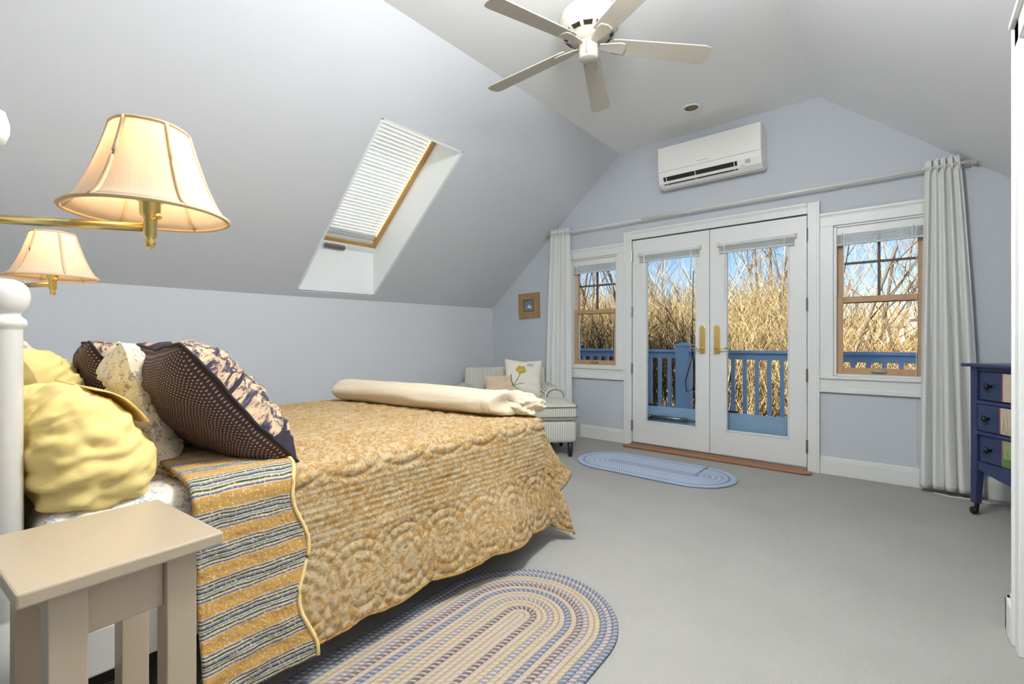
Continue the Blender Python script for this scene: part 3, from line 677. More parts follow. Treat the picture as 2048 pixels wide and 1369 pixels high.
# ------------------------------------------------------------------ wall lamps
def lamp(x, y, zb, label, joints, pw):
    t = thing('wall_lamp', (joints[0][0], YH, zb-.1), label, 'lamp', 'swing-arm lamps over the bed')
    Rb, Rt, hh, n = .142, .066, .178, 72
    def prof(s_): return Rb+(Rt-Rb)*(s_**.62)      # bell flare
    ridx = [k*60+10 for k in range(6)]
    def rad(s_, a):
        d = min(abs((math.degrees(a)-q+180) % 360-180) for q in ridx); r = prof(s_)
        return r*(1-.055*(1-s_*.3)*(d/30)**1.5*(0.3+s_*.7)) if True else r
    m = 14
    b = B(); vs = []
    for i in range(m+1):
        s_ = i/m
        for k in range(n): a = 2*PI*k/n; r = rad(s_, a); vs.append((x+r*math.cos(a), y+r*math.sin(a), zb+hh*s_))
    b.add(vs, [(i*n+k, i*n+(k+1)%n, (i+1)*n+(k+1)%n, (i+1)*n+k) for i in range(m) for k in range(n)])
    sh = b.build('shade', 'shade_linen', t, smooth=True, solid=.0015)
    for q in ridx:
        a = R(q); B().tube([(x+(rad(i/m, a)+.001)*math.cos(a), y+(rad(i/m, a)+.001)*math.sin(a), zb+hh*i/m) for i in range(m+1)], .0045, 6).build('shade_rib', 'shade_trim', sh, smooth=True)
    for s_, nm in ((0, 'bottom_trim'), (1, 'top_trim')):
        B().tube([(x+rad(s_, 2*PI*k/n)*math.cos(2*PI*k/n), y+rad(s_, 2*PI*k/n)*math.sin(2*PI*k/n), zb+hh*s_) for k in range(n)], .0042, 6, closed=True).build(nm, 'shade_trim', sh, smooth=True)
    zj = zb-.026
    B().lathe([(.003, -.075), (.009, -.07), (.010, -.06), (.007, -.055), (.012, -.05), (.013, -.01), (.018, -.005), (.019, .02), (.026, .026), (.026, .03), (.004, .034)], (x, y, zb+.005), 20).build('socket', 'brass', t, smooth=True)
    B().tube([(x+.012, y, zb-.012), (x+.040, y+.004, zb-.010)], .0028, 8).lathe([(.002, 0), (.006, .003), (.006, .008), (.002, .011)], (x+.04, y+.004, zb-.010), 10, 'X').build('switch_key', 'brass', t)
    J = joints+[(x, y)]
    for a, c in zip(J, J[1:]):
        B().tube([(a[0], a[1], zj), (c[0], c[1], zj)], .009, 4).build('swing_arm', 'brass', t, smooth=True)
    for j in joints[1:]:
        B().lathe([(.004, -.022), (.010, -.018), (.010, .018), (.004, .022)], (j[0], j[1], zj), 14).build('elbow', 'brass', t, smooth=True)
    B().lathe([(.004, -.03), (.012, -.026), (.012, .026), (.004, .03)], (joints[0][0], joints[0][1], zj), 14).box(joints[0][0]-.005, joints[0][0]+.005, YH+.02, joints[0][1], zj-.006, zj+.006).build('pivot', 'brass', t)
    B().lathe([(.055, 0), (.055, .008), (.045, .016), (.02, .022)], (joints[0][0], YH, zj-.03), 28, 'Y').build('wall_plate', 'brass', t, smooth=True)
    bu = B().lathe([(.013, .0), (.014, .012), (.024, .035), (.029, .055), (.026, .075), (.015, .09), (.002, .094)], (x, y, zb+.035), 20).build('bulb', 'bulb_glow', t, smooth=True)
    L = bpy.data.lights.new('bulb_light', 'POINT'); L.energy = pw; L.color = (1, .80, .58); L.shadow_soft_size = .03
    lo = bpy.data.objects.new('bulb_light', L); C.objects.link(lo); lo.parent = t; lo.location = Vector((x, y, zb+.175))-ORG[t.name]
lamp(-1.222, .268, 1.325, 'large-looking brass swing-arm lamp nearest the camera, cream bell shade', [(-1.49, -.065), (-1.385, .025)], 0.6)
lamp(-2.635, .26, 1.315, 'farther brass swing-arm lamp seen behind the bedpost, cream bell shade', [(-2.86, -.065), (-2.80, .18)], 0.6)
o = B().lathe([(.05, 0), (.05, .15), (.048, .175), (.038, .198), (.012, .206)], (-1.60, YH, 1.55), 28, 'Y').build('wall_fitting', 'white_plastic', origin=(-1.60, YH, 1.55), smooth=True)
tag(o, 'round white wall fitting at the left edge above the lamp arm', 'fitting')

# ------------------------------------------------------------------ braided rugs
def rug(name, loc, rz, core, hw, nr, pal, label, pitch=0):
    t = thing(name, loc, label, 'rug', rz=rz); wd = hw/nr
    for i in range(nr):
        r = (i+.5)*wd; pts = []; nseg = max(8, int(PI*r/.022)); ns2 = max(2, int(2*core/.05))
        for k in range(ns2): pts.append((r, -core+2*core*k/ns2))
        for k in range(nseg): a = PI*k/nseg; pts.append((r*math.cos(a), core+r*math.sin(a)))
        for k in range(ns2): pts.append((-r, core-2*core*k/ns2))
        for k in range(nseg): a = PI+PI*k/nseg; pts.append((r*math.cos(a), -core+r*math.sin(a)))
        b = B().tube([(x, y, .0065) for x, y in pts], wd*.54, 8, closed=True, flat=.0062/(wd*.54), uvlen=True)
        b.build('braid', pal[i % len(pal)], t, local=True, smooth=True)
    return t
rug('braided_rug', (-1.125, 1.0, .0005), R(3), .40, .37, 17, ['braid_tan', 'braid_tan', 'braid_dark', 'braid_tan', 'braid_straw', 'braid_lilac', 'braid_straw', 'braid_tan', 'braid_slate', 'braid_tan', 'braid_plum', 'braid_lilac', 'braid_tan', 'braid_straw', 'braid_slate', 'braid_lilac', 'braid_slate'], 'large tan and blue braided oval rug on the carpet beside the bed')
rug('braided_rug', (-1.655, 3.755, .0005), R(90-1), .35, .315, 14, ['braid_grey', 'braid_denim', 'braid_ice', 'braid_sky', 'braid_ice', 'braid_grey', 'braid_ice', 'braid_sky', 'braid_ice', 'braid_grey', 'braid_ice', 'braid_denim', 'braid_ice', 'braid_sky'], 'light blue braided oval rug in front of the French doors')

# ------------------------------------------------------------------ ceiling fan
FX, FY, FZ = -1.417, 2.36, 2.745
t = thing('ceiling_fan', (FX, FY, ZC), 'white five-blade ceiling fan hanging from the flat ceiling', 'fan')
B().lathe([(.075, 0), (.075, -.02), (.062, -.055), (.02, -.06)], (FX, FY, ZC), 28).build('canopy', 'fan_white', t, smooth=True)
B().lathe([(.02, -.06), (.045, -.068), (.11, -.075), (.15, -.09), (.168, -.115), (.172, -.15), (.170, -.17), (.166, -.172), (.164, -.178), (.150, -.205), (.115, -.225), (.09, -.235), (.09, -.25), (.03, -.252)], (FX, FY, ZC), 44).build('motor_housing', 'fan_white', t, smooth=True)
for k in range(12):
    a = 2*PI*k/12; ca, sa = math.cos(a), math.sin(a)
    b = B()
    pts = [(.118, -.022), (.118, .022), (.140, .026), (.140, -.026)]
    def vz(r): return ZC-.224+(r-.115)/(.035)*.02-.0015
    b.prism([(FX+r*ca-w_*sa, FY+r*sa+w_*ca, vz(r)) for r, w_ in pts], (0, 0, .003)).build('vent_slot', 'dark_vent', t)
B().lathe([(.05, -.25), (.056, -.258), (.056, -.335), (.05, -.347), (.046, -.350), (.002, -.352)], (FX, FY, ZC), 28).build('switch_housing', 'fan_white', t, smooth=True)
B().tube([(FX+.02, FY-.055, ZC-.27), (FX+.024, FY-.062, ZC-.275), (FX+.024, FY-.063, ZC-.335)], .0016, 6).lathe([(.002, -.012), (.004, -.008), (.002, 0)], (FX+.024, FY-.063, ZC-.333), 8).build('pull_chain', 'aged_brass', t)
for k in range(5):
    a = R(41.6+72*k); M = Matrix.Translation((FX, FY, 0)) @ Matrix.Rotation(a, 4, 'Z')
    pit = R(-11)
    def bl3(x, y, dz): 
        drop = FZ+.012-.045*(x-.12)/.58
        return M @ Vector((x, y*math.cos(pit), drop+y*math.sin(pit)+dz))
    out = [(.135, -.047), (.16, -.053), (.45, -.061), (.66, -.066), (.685, -.058), (.697, -.035), (.70, .0), (.697, .035), (.685, .058), (.66, .066), (.45, .061), (.16, .053), (.135, .047)]
    nn = len(out); b = B().add([bl3(x, y, 0) for x, y in out]+[bl3(x, y, .007) for x, y in out], [tuple(range(nn))[::-1], tuple(range(nn, 2*nn))]+[(i, (i+1) % nn, nn+(i+1) % nn, nn+i) for i in range(nn)])
    bo = b.build('blade', 'fan_white', t, bevel=.002)
    o2 = [(.06, -.018), (.12, -.030), (.175, -.040), (.205, -.036), (.215, 0), (.205, .036), (.175, .040), (.12, .030), (.06, .018)]; n2_ = len(o2)
    B().add([bl3(x, y, -.008) for x, y in o2]+[bl3(x, y, -.0005) for x, y in o2], [tuple(range(n2_))[::-1], tuple(range(n2_, 2*n2_))]+[(i, (i+1) % n2_, n2_+(i+1) % n2_, n2_+i) for i in range(n2_)]).build('blade_bracket', 'fan_white', bo, bevel=.003)
# recessed light
t = thing('recessed_light', (-1.415, 4.02, ZC), 'round recessed ceiling light above the air conditioner', 'light')
B().lathe([(.052, -.001), (.078, -.001), (.080, -.004), (.074, -.009), (.055, -.007), (.052, -.001)], (-1.415, 4.02, ZC), 32).build('trim_ring', 'white_plastic', t, smooth=True)
B().lathe([(.053, -.0035), (.04, -.0028), (.002, -.0024)], (-1.415, 4.02, ZC), 28).build('baffle', 'can_tan', t, smooth=True)

# ------------------------------------------------------------------ air conditioner
t = thing('air_conditioner', (-1.385, YE, 2.51), 'white wall-mounted mini-split air conditioner above the French doors', 'air conditioner')
ax0, ax1 = -1.83, -.945
sec = [(0, 2.545), (-.07, 2.510), (-.13, 2.512), (-.175, 2.545), (-.195, 2.60), (-.200, 2.66), (-.200, 2.872), (-.185, 2.882), (0, 2.882)]
B().prism([(ax0, YE+y, z) for y, z in sec], (ax1-ax0, 0, 0)).build('body', 'ac_white', t, bevel=.006)
B().box(ax0+.002, ax1-.002, YE-.209, YE-.2, 2.648, 2.876).build('front_panel', 'ac_white', t, bevel=.004)
def acq(x0, x1, s0, s1, off, th):   # along lower curved face between section points
    a, c = Vector((0, -.197, 2.615)), Vector((0, -.135, 2.508)); d = (c-a); nrm = Vector((0, -d.z, d.y)).normalized(); nrm = -nrm if nrm.y > 0 else nrm
    p, q = a+d*s0+nrm*off, a+d*s1+nrm*off; Yv = Vector((0, YE, 0))
    return B().hexa([Vector((x0,0,0))+p+Yv, Vector((x1,0,0))+p+Yv, Vector((x1,0,0))+q+Yv, Vector((x0,0,0))+q+Yv], [Vector((x0,0,0))+p+nrm*th+Yv, Vector((x1,0,0))+p+nrm*th+Yv, Vector((x1,0,0))+q+nrm*th+Yv, Vector((x0,0,0))+q+nrm*th+Yv])
acq(ax0+.05, ax1-.19, .12, .72, .001, .012).build('air_outlet', 'dark_vent', t)
acq(ax0+.055, ax1-.195, .43, .48, .013, .004).build('louver', 'ac_white', t, bevel=.0015)
for x in (ax0+.075, ax0+.34, ax1-.215): acq(x, x+.006, .12, .72, .012, .003).build('louver_rib', 'ac_white', t)
acq(ax1-.125, ax1-.085, .14, .40, .014, .001).build('rating_label', 'sticker_grey', t)
acq(ax1-.165, ax1-.13, .50, .56, .014, .001).build('indicator', 'ink_grey', t)
B().box(-1.47, -1.36, YE-.2096, YE-.209, 2.672, 2.678).build('badge', 'sticker_grey', t)

# ------------------------------------------------------------------ curtains
t = thing('curtain_rod', (-1.35, YE-.085, 2.27), 'long white curtain rod above windows and doors', 'curtain rod')
B().tube([(-3.25, YE-.085, 2.273), (-2.0, YE-.085, 2.273)], .0095, 12).build('rod', 'white_enamel', t, smooth=True)
B().tube([(-2.05, YE-.085, 2.273), (.36, YE-.085, 2.273)], .0125, 12).lathe([(.012, 0), (.02, .003), (.02, .012), (.006, .016)], (.355, YE-.085, 2.273), 14, 'X').build('rod', 'white_enamel', t, smooth=True)
for x in (-3.22, -1.62, -.40, .33): B().box(x-.006, x+.006, YE-.085, YE, 2.262, 2.268).box(x-.012, x+.012, YE-.005, YE, 2.24, 2.30).tube([(x, YE-.085, 2.256), (x, YE-.085, 2.29)], .006, 8).build('bracket', 'white_enamel', t)
def curtain(xa, xb, xa2, xb2, zb, lab, folds, ph):
    def fn(u, v):
        z = 2.33-(2.33-zb)*v; k = v**.8
        x0, x1 = xa+(xa2-xa)*k, xb+(xb2-xb)*k
        a = 2*PI*folds*u+ph+.5*math.sin(v*2+u*3); amp = .022+.022*v
        y = YE-.072+.0*u+amp*math.sin(a)*(.75+.25*math.sin(u*11+ph))-.02*v+.006*math.sin(a*2+v*4)
        if v < .03: y = YE-.085+(.012+.012*math.sin(a))*(1 if (u*folds) % 1 < .5 else -1)
        return (x0+(x1-x0)*u+.012*math.sin(a*1.0+1.3)*v, min(y, YE-.02), z)
    b = B().grid(fn, 150, 70)
    o = b.build('curtain', 'curtain_white', origin=((xa2+xb2)/2, YE-.085, zb), smooth=True, solid=.003)
    tag(o, lab, 'curtain'); return o
curtain(-3.175, -2.905, -3.235, -2.86, .03, 'white curtain panel left of the left window behind the armchair', 5.5, .3)
curtain(.075, .255, .045, .375, .035, 'white curtain panel right of the right window beside the blue dresser', 5.2, 1.1)

# ------------------------------------------------------------------ blinds
def blind(x0, x1, z1, nsl, yw, lab, clips, valance, wand):
    t = thing('mini_blind', ((x0+x1)/2, yw, z1-.09), lab, 'blind')
    dep = .028
    hz = .026
    if valance: B().box(x0, x1, yw-.012, yw+.004, z1-.07, z1).build('valance', 'trim_paint', t, bevel=.003); z1 -= .066
    else: B().box(x0, x1, yw-dep, yw, z1-hz, z1).build('headrail', 'blind_white', t, bevel=.003); z1 -= hz
    for i in range(nsl):
        z = z1-.004-i*.0095; B().box(x0+.004, x1-.004, yw-dep+.002*math.sin(i*2.1), yw-.001, z-.0066, z-.003).build('slat', 'blind_white', t, bevel=.001)
    z = z1-.004-nsl*.0095; B().box(x0+.004, x1-.004, yw-dep, yw-.001, z-.011, z).build('bottom_rail', 'blind_white', t, bevel=.003)
    if clips:
        for x in (x0, x1): B().box(x-.010, x+.012, yw-dep-.005, yw, z1-.004, z1+hz+.006).build('bracket', 'beige_clip', t, bevel=.002)
    for f in (.09, .88):
        x = x0+(x1-x0)*f; B().tube([(x, yw-dep-.003, z1+.01), (x, yw-dep-.003, z-.012)], .0028, 6).build('ladder_tape', 'blind_white', t)
    x = x0+(x1-x0)*wand[0]; B().tube([(x, yw-dep-.004, z1), (x, yw-dep-.004, wand[1])], wand[2], 8).build('wand', 'white_plastic', t)
    if len(wand) > 3:
        x = x0+(x1-x0)*wand[3]; B().tube([(x, yw-dep-.004, z1), (x, yw-dep-.005, wand[4])], .0016, 6).lathe([(.003, -.03), (.005, -.02), (.003, 0)], (x, yw-dep-.005, wand[4]), 8).build('pull_cord', 'cord_white', t)
blind(-2.105, -1.505, 1.945, 5, YE-.006, 'raised white blind on the left French door leaf', True, False, (.10, 1.42, .004, .86, 1.1))
blind(-1.335, -.735, 1.945, 5, YE-.006, 'raised white blind on the right French door leaf', True, False, (.09, 1.42, .004, .86, 1.1))
blind(WL[0]+.022, WL[1]-.003, 1.972, 8, YE+.03, 'raised white blind in the left window', False, True, (.10, 1.40, .003, .9, 1.0))
blind(WR[0]+.003, WR[1]-.022, 1.972, 8, YE+.03, 'raised white blind in the right window', False, True, (.12, 1.40, .003, .92, .20))

# ------------------------------------------------------------------ framed picture
t = thing('framed_picture', (-3.52, YE, 1.34), 'small crooked wooden picture frame on the wall left of the curtain', 'picture'); t.rotation_euler = (0, R(-2), 0)
fw, fh, bd = .155, .15, .085
def PB(x0, x1, z0, z1, y0, y1, nm, mt, par=None, bv=.003): return B().box(x0, x1, y0, y1, z0, z1).build(nm, mt, par or t, local=True, bevel=bv)
for x0, x1, z0, z1 in ((-fw, -fw+bd, 0, 2*fh), (fw-bd, fw, 0, 2*fh), (-fw+bd, fw-bd, 0, bd), (-fw+bd, fw-bd, 2*fh-bd, 2*fh)): PB(x0, x1, z0, z1, -.028, -.002, 'frame_rail', 'frame_wood')
PB(-fw+bd-.004, fw-bd+.004, bd-.004, 2*fh-bd+.004, -.016, -.003, 'print', 'art_blue', None, 0)
for x0, x1, z0, z1 in ((-fw+bd-.008, -fw+bd, bd-.008, 2*fh-bd+.008), (fw-bd, fw-bd+.008, bd-.008, 2*fh-bd+.008), (-fw+bd, fw-bd, bd-.008, bd), (-fw+bd, fw-bd, 2*fh-bd, 2*fh-bd+.008)): PB(x0, x1, z0, z1, -.031, -.028, 'inner_bead', 'muntin_dark', None, .001)
b = B().prism([(-.035, -.0165, .125), (.0, -.0165, .165), (.02, -.0165, .145), (.045, -.0165, .13), (.02, -.0165, .118)], (0, .001, 0)); b.build('painted_shape', 'cushion_white', t, local=True)

# ------------------------------------------------------------------ armchair and ottoman
ang = math.atan2(-.66, .75)+PI/2     # local -y faces the room
CH = thing('armchair', (-3.33, 3.86, 0), 'striped chair-and-a-half with rolled arms in the far left corner', 'armchair', rz=R(45))
def CB_(b, nm, mt='ticking', par=None, **k): return b.build(nm, mt, par or CH, local=True, smooth=True, **k)
CB_(rbox(-.46, .46, -.36, .36, .14, .32, .03), 'base')
CB_(rbox(-.38, .38, -.38, .22, .315, .47, .05, puff=.02), 'seat_cushion')
bk = CB_(rbox(-.46, .46, .20, .38, .25, .80, .04).xf(Matrix.Translation((0, 0, .3)) @ Matrix.Rotation(R(-7), 4, 'X') @ Matrix.Translation((0, 0, -.3))), 'backrest')
for sx in (-1, 1):
    x = sx*.46; n = 26
    prof = [(-.07, .15), (.07, .15), (.07, .44)]+[(.02*sx*0+.115*math.cos(a), .50+.095*math.sin(a)) for a in [R(-25+230*i/18) for i in range(19)]]+[(-.07, .44)]
    b = B().prism([(x+px, -.38, pz) for px, pz in prof], (0, .70, 0)); ar = CB_(b, 'arm', bevel=.015); 
    ar.data.polygons.foreach_set('use_smooth', [False]*len(ar.data.polygons))
    B().tube([(x+.085*math.cos(R(-30+240*i/24)), -.383, .505+.07*math.sin(R(-30+240*i/24))) for i in range(25)], .005, 6).build('piping', 'piping_grey', ar, local=True, smooth=True)
for sx in (-1, 1):
    for y in (-.33, .33): B().lathe([(.018, 0), (.026, .05), (.030, .14)], (sx*.42, y, 0), 12).build('leg', 'black_iron', CH, local=True, smooth=True)
OT = thing('ottoman', (-2.78, 3.60, 0), 'striped ottoman with a piped cushion in front of the armchair', 'ottoman', rz=R(45))
rbox(-.37, .37, -.27, .27, .13, .33, .04).build('base', 'ticking', OT, local=True, smooth=True)
oc = rbox(-.375, .375, -.28, .28, .335, .485, .035, puff=.03).build('cushion', 'ticking', OT, local=True, smooth=True)
for z in (.37, .46):
    q = [(-.355, -.285), (.355, -.285), (.38, -.26), (.38, .26), (.355, .285), (-.355, .285), (-.38, .26), (-.38, -.26)]
    B().tube([(x, y, z) for x, y in q], .005, 6, closed=True).build('piping', 'piping_grey', oc, local=True, smooth=True)
for sx in (-1, 1):
    for y in (-.22, .22): B().lathe([(.016, 0), (.024, .05), (.026, .14)], (sx*.32, y, 0), 12).build('leg', 'black_iron', OT, local=True, smooth=True)
# cushions on the armchair
fwd = Vector((math.sin(R(45)), -math.cos(R(45)), 0)); rgt = Vector((math.cos(R(45)), math.sin(R(45)), 0))
def cush(off_r, off_f, z, wd, ht, th, mat, lab, tilt, seed, roll_=0):
    c = Vector((-3.33, 3.86, 0))+rgt*off_r+fwd*off_f; c.z = z
    y = (Vector((0, 0, 1))*math.cos(tilt)-fwd*math.sin(tilt)).normalized(); x = rgt; zz = x.cross(y)
    M = Matrix.Translation(c) @ Matrix((x, y, zz)).transposed().to_4x4() @ Matrix.Rotation(roll_, 4, 'Z')
    b = pgrid(wd, ht, th, 1, seed, .012, 24); b2 = pgrid(wd, ht, th, -1, seed, .012, 24); b.add(b2.v, b2.f, [b2.uv[i] for i in range(len(b2.v))])
    o = b.build('cushion', mat, smooth=True); o.matrix_world = M; tag(o, lab, 'cushion'); return o
cu = cush(.17, .03, .665, .40, .40, .13, 'cushion_white', 'white square cushion printed with a yellow dandelion on the armchair', R(16), 1.2, R(-3))
def onc(pts, mat, nm):
    B().prism(pts, (0, 0, .002)).build(nm, mat, cu, local=True)
def zf(x, y): return .066*max(0, 1-abs(x/.2)**2.6)**.55*max(0, 1-abs(y/.2)**2.6)**.55+.004
for k in range(26):
    a = 2*PI*k/26; r0, r1 = .01, .052+.008*math.sin(k*5)
    p0 = Vector((-.03+r0*math.cos(a), .075+r0*math.sin(a)*.8, 0)); p1 = Vector((-.03+r1*math.cos(a), .075+r1*math.sin(a)*.75, 0)); p0.z = zf(*p0.xy)+.003; p1.z = zf(*p1.xy)+.004
    B().tube([p0, p1], [.003, .006], 5).build('petal', 'dandelion', cu, local=True)
def stem(pts, mat, r):
    B().tube([(x, y, zf(x, y)+.003) for x, y in pts], r, 5).build('printed_stem', mat, cu, local=True)
stem([(-.035, .04), (-.05, .0), (-.08, -.05), (-.105, -.10)], 'stem_green', .003); stem([(-.105, -.10), (-.13, -.04), (-.135, .02)], 'stem_green', .006)
stem([(-.105, -.10), (-.04, -.075), (.0, -.072)], 'stem_green', .003); stem([(-.105, -.10), (-.06, -.13), (-.02, -.15)], 'stem_green', .003); stem([(.03, .125), (.06, .145), (.10, .14)], 'ink_grey', .003); stem([(.04, .12), (.07, .128), (.10, .12)], 'ink_grey', .002)
cush(-.07, .06, .585, .34, .24, .12, 'cushion_peach', 'plain peach lumbar cushion beside the dandelion cushion', R(20), 4.2)

# small grey box by the wall
o = B().prism([(-2.875, YE-.10, 0), (-2.80, YE-.10, 0), (-2.80, YE-.02, 0), (-2.875, YE-.02, 0)], (0, 0, .155)).build('floor_box', 'grey_box', origin=(-2.84, YE-.06, 0), bevel=.006)
tag(o, 'small grey box on the floor beside the left curtain', 'box')
o = B().tube([(.12, 4.40, .006), (.2, 4.36, .006), (.3, 4.375, .006), (.40, 4.34, .006), (.47, 4.38, .006)], .004, 6).build('cord', 'cord_white', origin=(.3, 4.37, .003), smooth=True)
tag(o, 'thin white cord lying on the carpet below the right curtain', 'cord')

# ------------------------------------------------------------------ dresser
DR = thing('dresser', (.278, 4.03, 0), 'navy blue three-drawer dresser with painted panels at the right edge', 'dresser', rz=math.atan2(-.825, .565))
DWd, DDp = .82, .42        # local x runs along the front to the right, +y goes back
def DB(x0, x1, y0, y1, z0, z1, nm, mt='blue_paint', par=None, bv=.003): return B().box(x0, x1, y0, y1, z0, z1).build(nm, mt, par or DR, local=True, bevel=bv)
for x in (0, DWd-.045):
    for y in (0, DDp-.045):
        b = B(); x1_, y1_ = x+.045, y+.045
        b.box(x, x1_, y, y1_, .30, .905); b.hexa([(x+.0, y+.0, .075), (x+.036, y, .075), (x+.036, y+.036, .075), (x, y+.036, .075)], [(x, y, .30), (x1_, y, .30), (x1_, y1_, .30), (x, y1_, .30)])
        lg = b.build('leg', 'blue_paint', DR, local=True, bevel=.003)
        cx_, cy_ = x+.02, y+.02
        B().tube([(cx_, cy_, .08), (cx_, cy_, .04)], .012, 10).lathe([(.006, -.012), (.022, -.01), (.024, 0), (.022, .01), (.006, .012)], (cx_-.018, cy_, .024), 16, 'Y').build('caster', 'black_iron', lg, local=True, smooth=True)
DB(.03, .045, .045, DDp-.045, .30, .90, 'side_panel'); DB(DWd-.045, DWd-.03, .045, DDp-.045, .30, .90, 'side_panel'); DB(.045, DWd-.045, DDp-.03, DDp-.02, .30, .90, 'back_panel')
tp = B().box(-.03, DWd+.03, -.035, DDp+.01, .905, .925).build('top', 'blue_paint', DR, local=True, bevel=.008, segs=3)
DB(.045, DWd-.045, .006, .03, .88, .905, 'rail'); DB(.045, DWd-.045, -.004, .03, .685, .705, 'rail'); DB(.045, DWd-.045, -.004, .03, .50, .52, 'rail')
# arched lower apron
pts = [(.045, .012, .33)]+[(.045+(DWd-.09)*i/20, .012, .24+.05*(1-(2*i/20-1)**2)*-0.9+.05) for i in range(21)]
ap = [(.045, .006, .335), (DWd-.045, .006, .335)]+[(DWd-.045-(DWd-.09)*i/20, .006, .285-.055*math.sin(PI*i/20)) for i in range(21)]
B().prism(ap, (0, .02, 0)).build('apron', 'blue_paint', DR, local=True, bevel=.002)
for k, (z0, z1, bow, pm) in enumerate(((.71, .877, .0, 'panel_beige'), (.525, .682, .012, 'panel_beige'), (.34, .497, .0, 'panel_sage'))):
    dr = DB(.05, DWd-.05, .012-bow, .035, z0, z1, 'drawer')
    zc = (z0+z1)/2; yf = .012-bow
    for x in (.125, DWd-.125):
        B().lathe([(.008, 0), (.007, -.012), (.016, -.02), (.019, -.03), (.015, -.038), (.004, -.042)], (x, yf, zc), 18, 'Y').build('knob', 'knob_dark', dr, local=True, smooth=True)
    pnl = B().box(.205, DWd-.205, yf-.004, yf, z0+.004, z1-.004).build('painted_panel', pm, dr, local=True); pnl['label'] = ['beige panel painted with a small bird', 'beige panel painted with reeds', 'green panel painted with reeds'][k]
    B().box(.199, .205, yf-.005, yf, z0+.002, z1-.002).build('painted_border', 'paint_pink', dr, local=True)
    if k == 0:   # little dark bird
        bx_, bz = .30, zc-.005
        B().prism([(bx_-.03, yf-.0045, bz+.015), (bx_-.018, yf-.0045, bz+.03), (bx_-.004, yf-.0045, bz+.024), (bx_+.008, yf-.0045, bz+.004), (bx_+.03, yf-.0045, bz-.03), (bx_+.008, yf-.0045, bz-.018), (bx_-.014, yf-.0045, bz-.012), (bx_-.024, yf-.0045, bz+.004)], (0, -.0008, 0)).build('painted_bird', 'paint_black', dr, local=True)
        B().prism([(bx_-.012, yf-.0055, bz+.0), (bx_+.004, yf-.0055, bz-.004), (bx_+.018, yf-.0055, bz-.022), (bx_-.006, yf-.0055, bz-.012)], (0, -.0006, 0)).build('painted_belly', 'paint_straw', dr, local=True)
    else:
        random.seed(k)
        for i in range(16):
            x = .215+i*.012+random.uniform(-.004, .004); h = random.uniform(.04, .12); l = random.uniform(-.03, .03)
            B().prism([(x, yf-.0045, z0+.008), (x+.0035, yf-.0045, z0+.008), (x+.002+l, yf-.0045, z0+.008+h)], (0, -.0006, 0)).build('painted_reed', 'panel_sage' if k == 1 else 'panel_green', dr, local=True)
    if k == 2:
        B().box(.205, DWd-.205, yf-.0052, yf-.004, z0+.004, z0+.05).build('painted_grass', 'panel_green', dr, local=True)
        B().prism([(.285, yf-.0055, z1-.005), (.31, yf-.0055, z1-.02), (.315, yf-.0055, z1-.07), (.30, yf-.0055, z1-.05)], (0, -.0006, 0)).build('painted_bird', 'paint_black', dr, local=True)
ld = Matrix.Translation((.278, 4.03, 0)) @ Matrix.Rotation(math.atan2(-.825, .565), 4, 'Z')
c = ld @ Vector((.33, .19, .926))
o = B().lathe([(.10, 0), (.15, .004), (.175, .014), (.178, .017), (.17, .018), (.14, .009), (.002, .007)], c, 36).build('tray', 'tray_black', origin=c, smooth=True)
tag(o, 'round black tray on top of the blue dresser', 'tray')
#@@PART3
# ------------------------------------------------------------------ unseen globe lamp added as fill over the near half of the room
LX, LY = -.74, 1.28
t = thing('fill_lamp', (LX, LY, ZC), 'added fill lamp, an unseen globe hanging between the fan and the viewer', 'lamp')
B().lathe([(.09, 0), (.09, -.02), (.03, -.03), (.012, -.04), (.012, -.19), (.045, -.2), (.05, -.235), (.03, -.24)], (LX, LY, ZC), 32).build('canopy', 'brass', t, smooth=True)
B().lathe([(.05, .185), (.10, .165), (.15, .115), (.18, .05), (.185, 0), (.178, -.05), (.15, -.11), (.10, -.155), (.05, -.18), (.002, -.186)], (LX, LY, ZC-.42), 32).build('globe', 'glass', t, smooth=True)
L = bpy.data.lights.new('fill_light', 'POINT'); L.energy = 42; L.color = (.95, .98, 1.0); L.shadow_soft_size = .16
lo = bpy.data.objects.new('fill_light', L); C.objects.link(lo); lo.parent = t; lo.location = (0, 0, -.42)
L = bpy.data.lights.new('fill_downlight', 'AREA'); L.shape = 'DISK'; L.size = .30; L.energy = 6; L.color = (.95, .98, 1.0)  # added downward fill below the unseen globe
lo = bpy.data.objects.new('fill_downlight', L); C.objects.link(lo); lo.parent = t; lo.location = (0, 0, -.605)
struct(B().box(-9, XL-.2, -1.0, YE+.1, -4.3, 2.95).box(-9, XL-.2, 1.6, YE+.1, 2.9, 4.8).build('wall_sun_block', 'house_white'), 'added unseen block outside, left of the bedroom, shading the railing')  # unseen mass added to keep direct sun off the railing
struct(B().box(XL-.2, XR+.2, YB-.2, YE+.14, -4.3, -.13).build('wall_lower', 'house_white'), 'lower storey of the house outside')
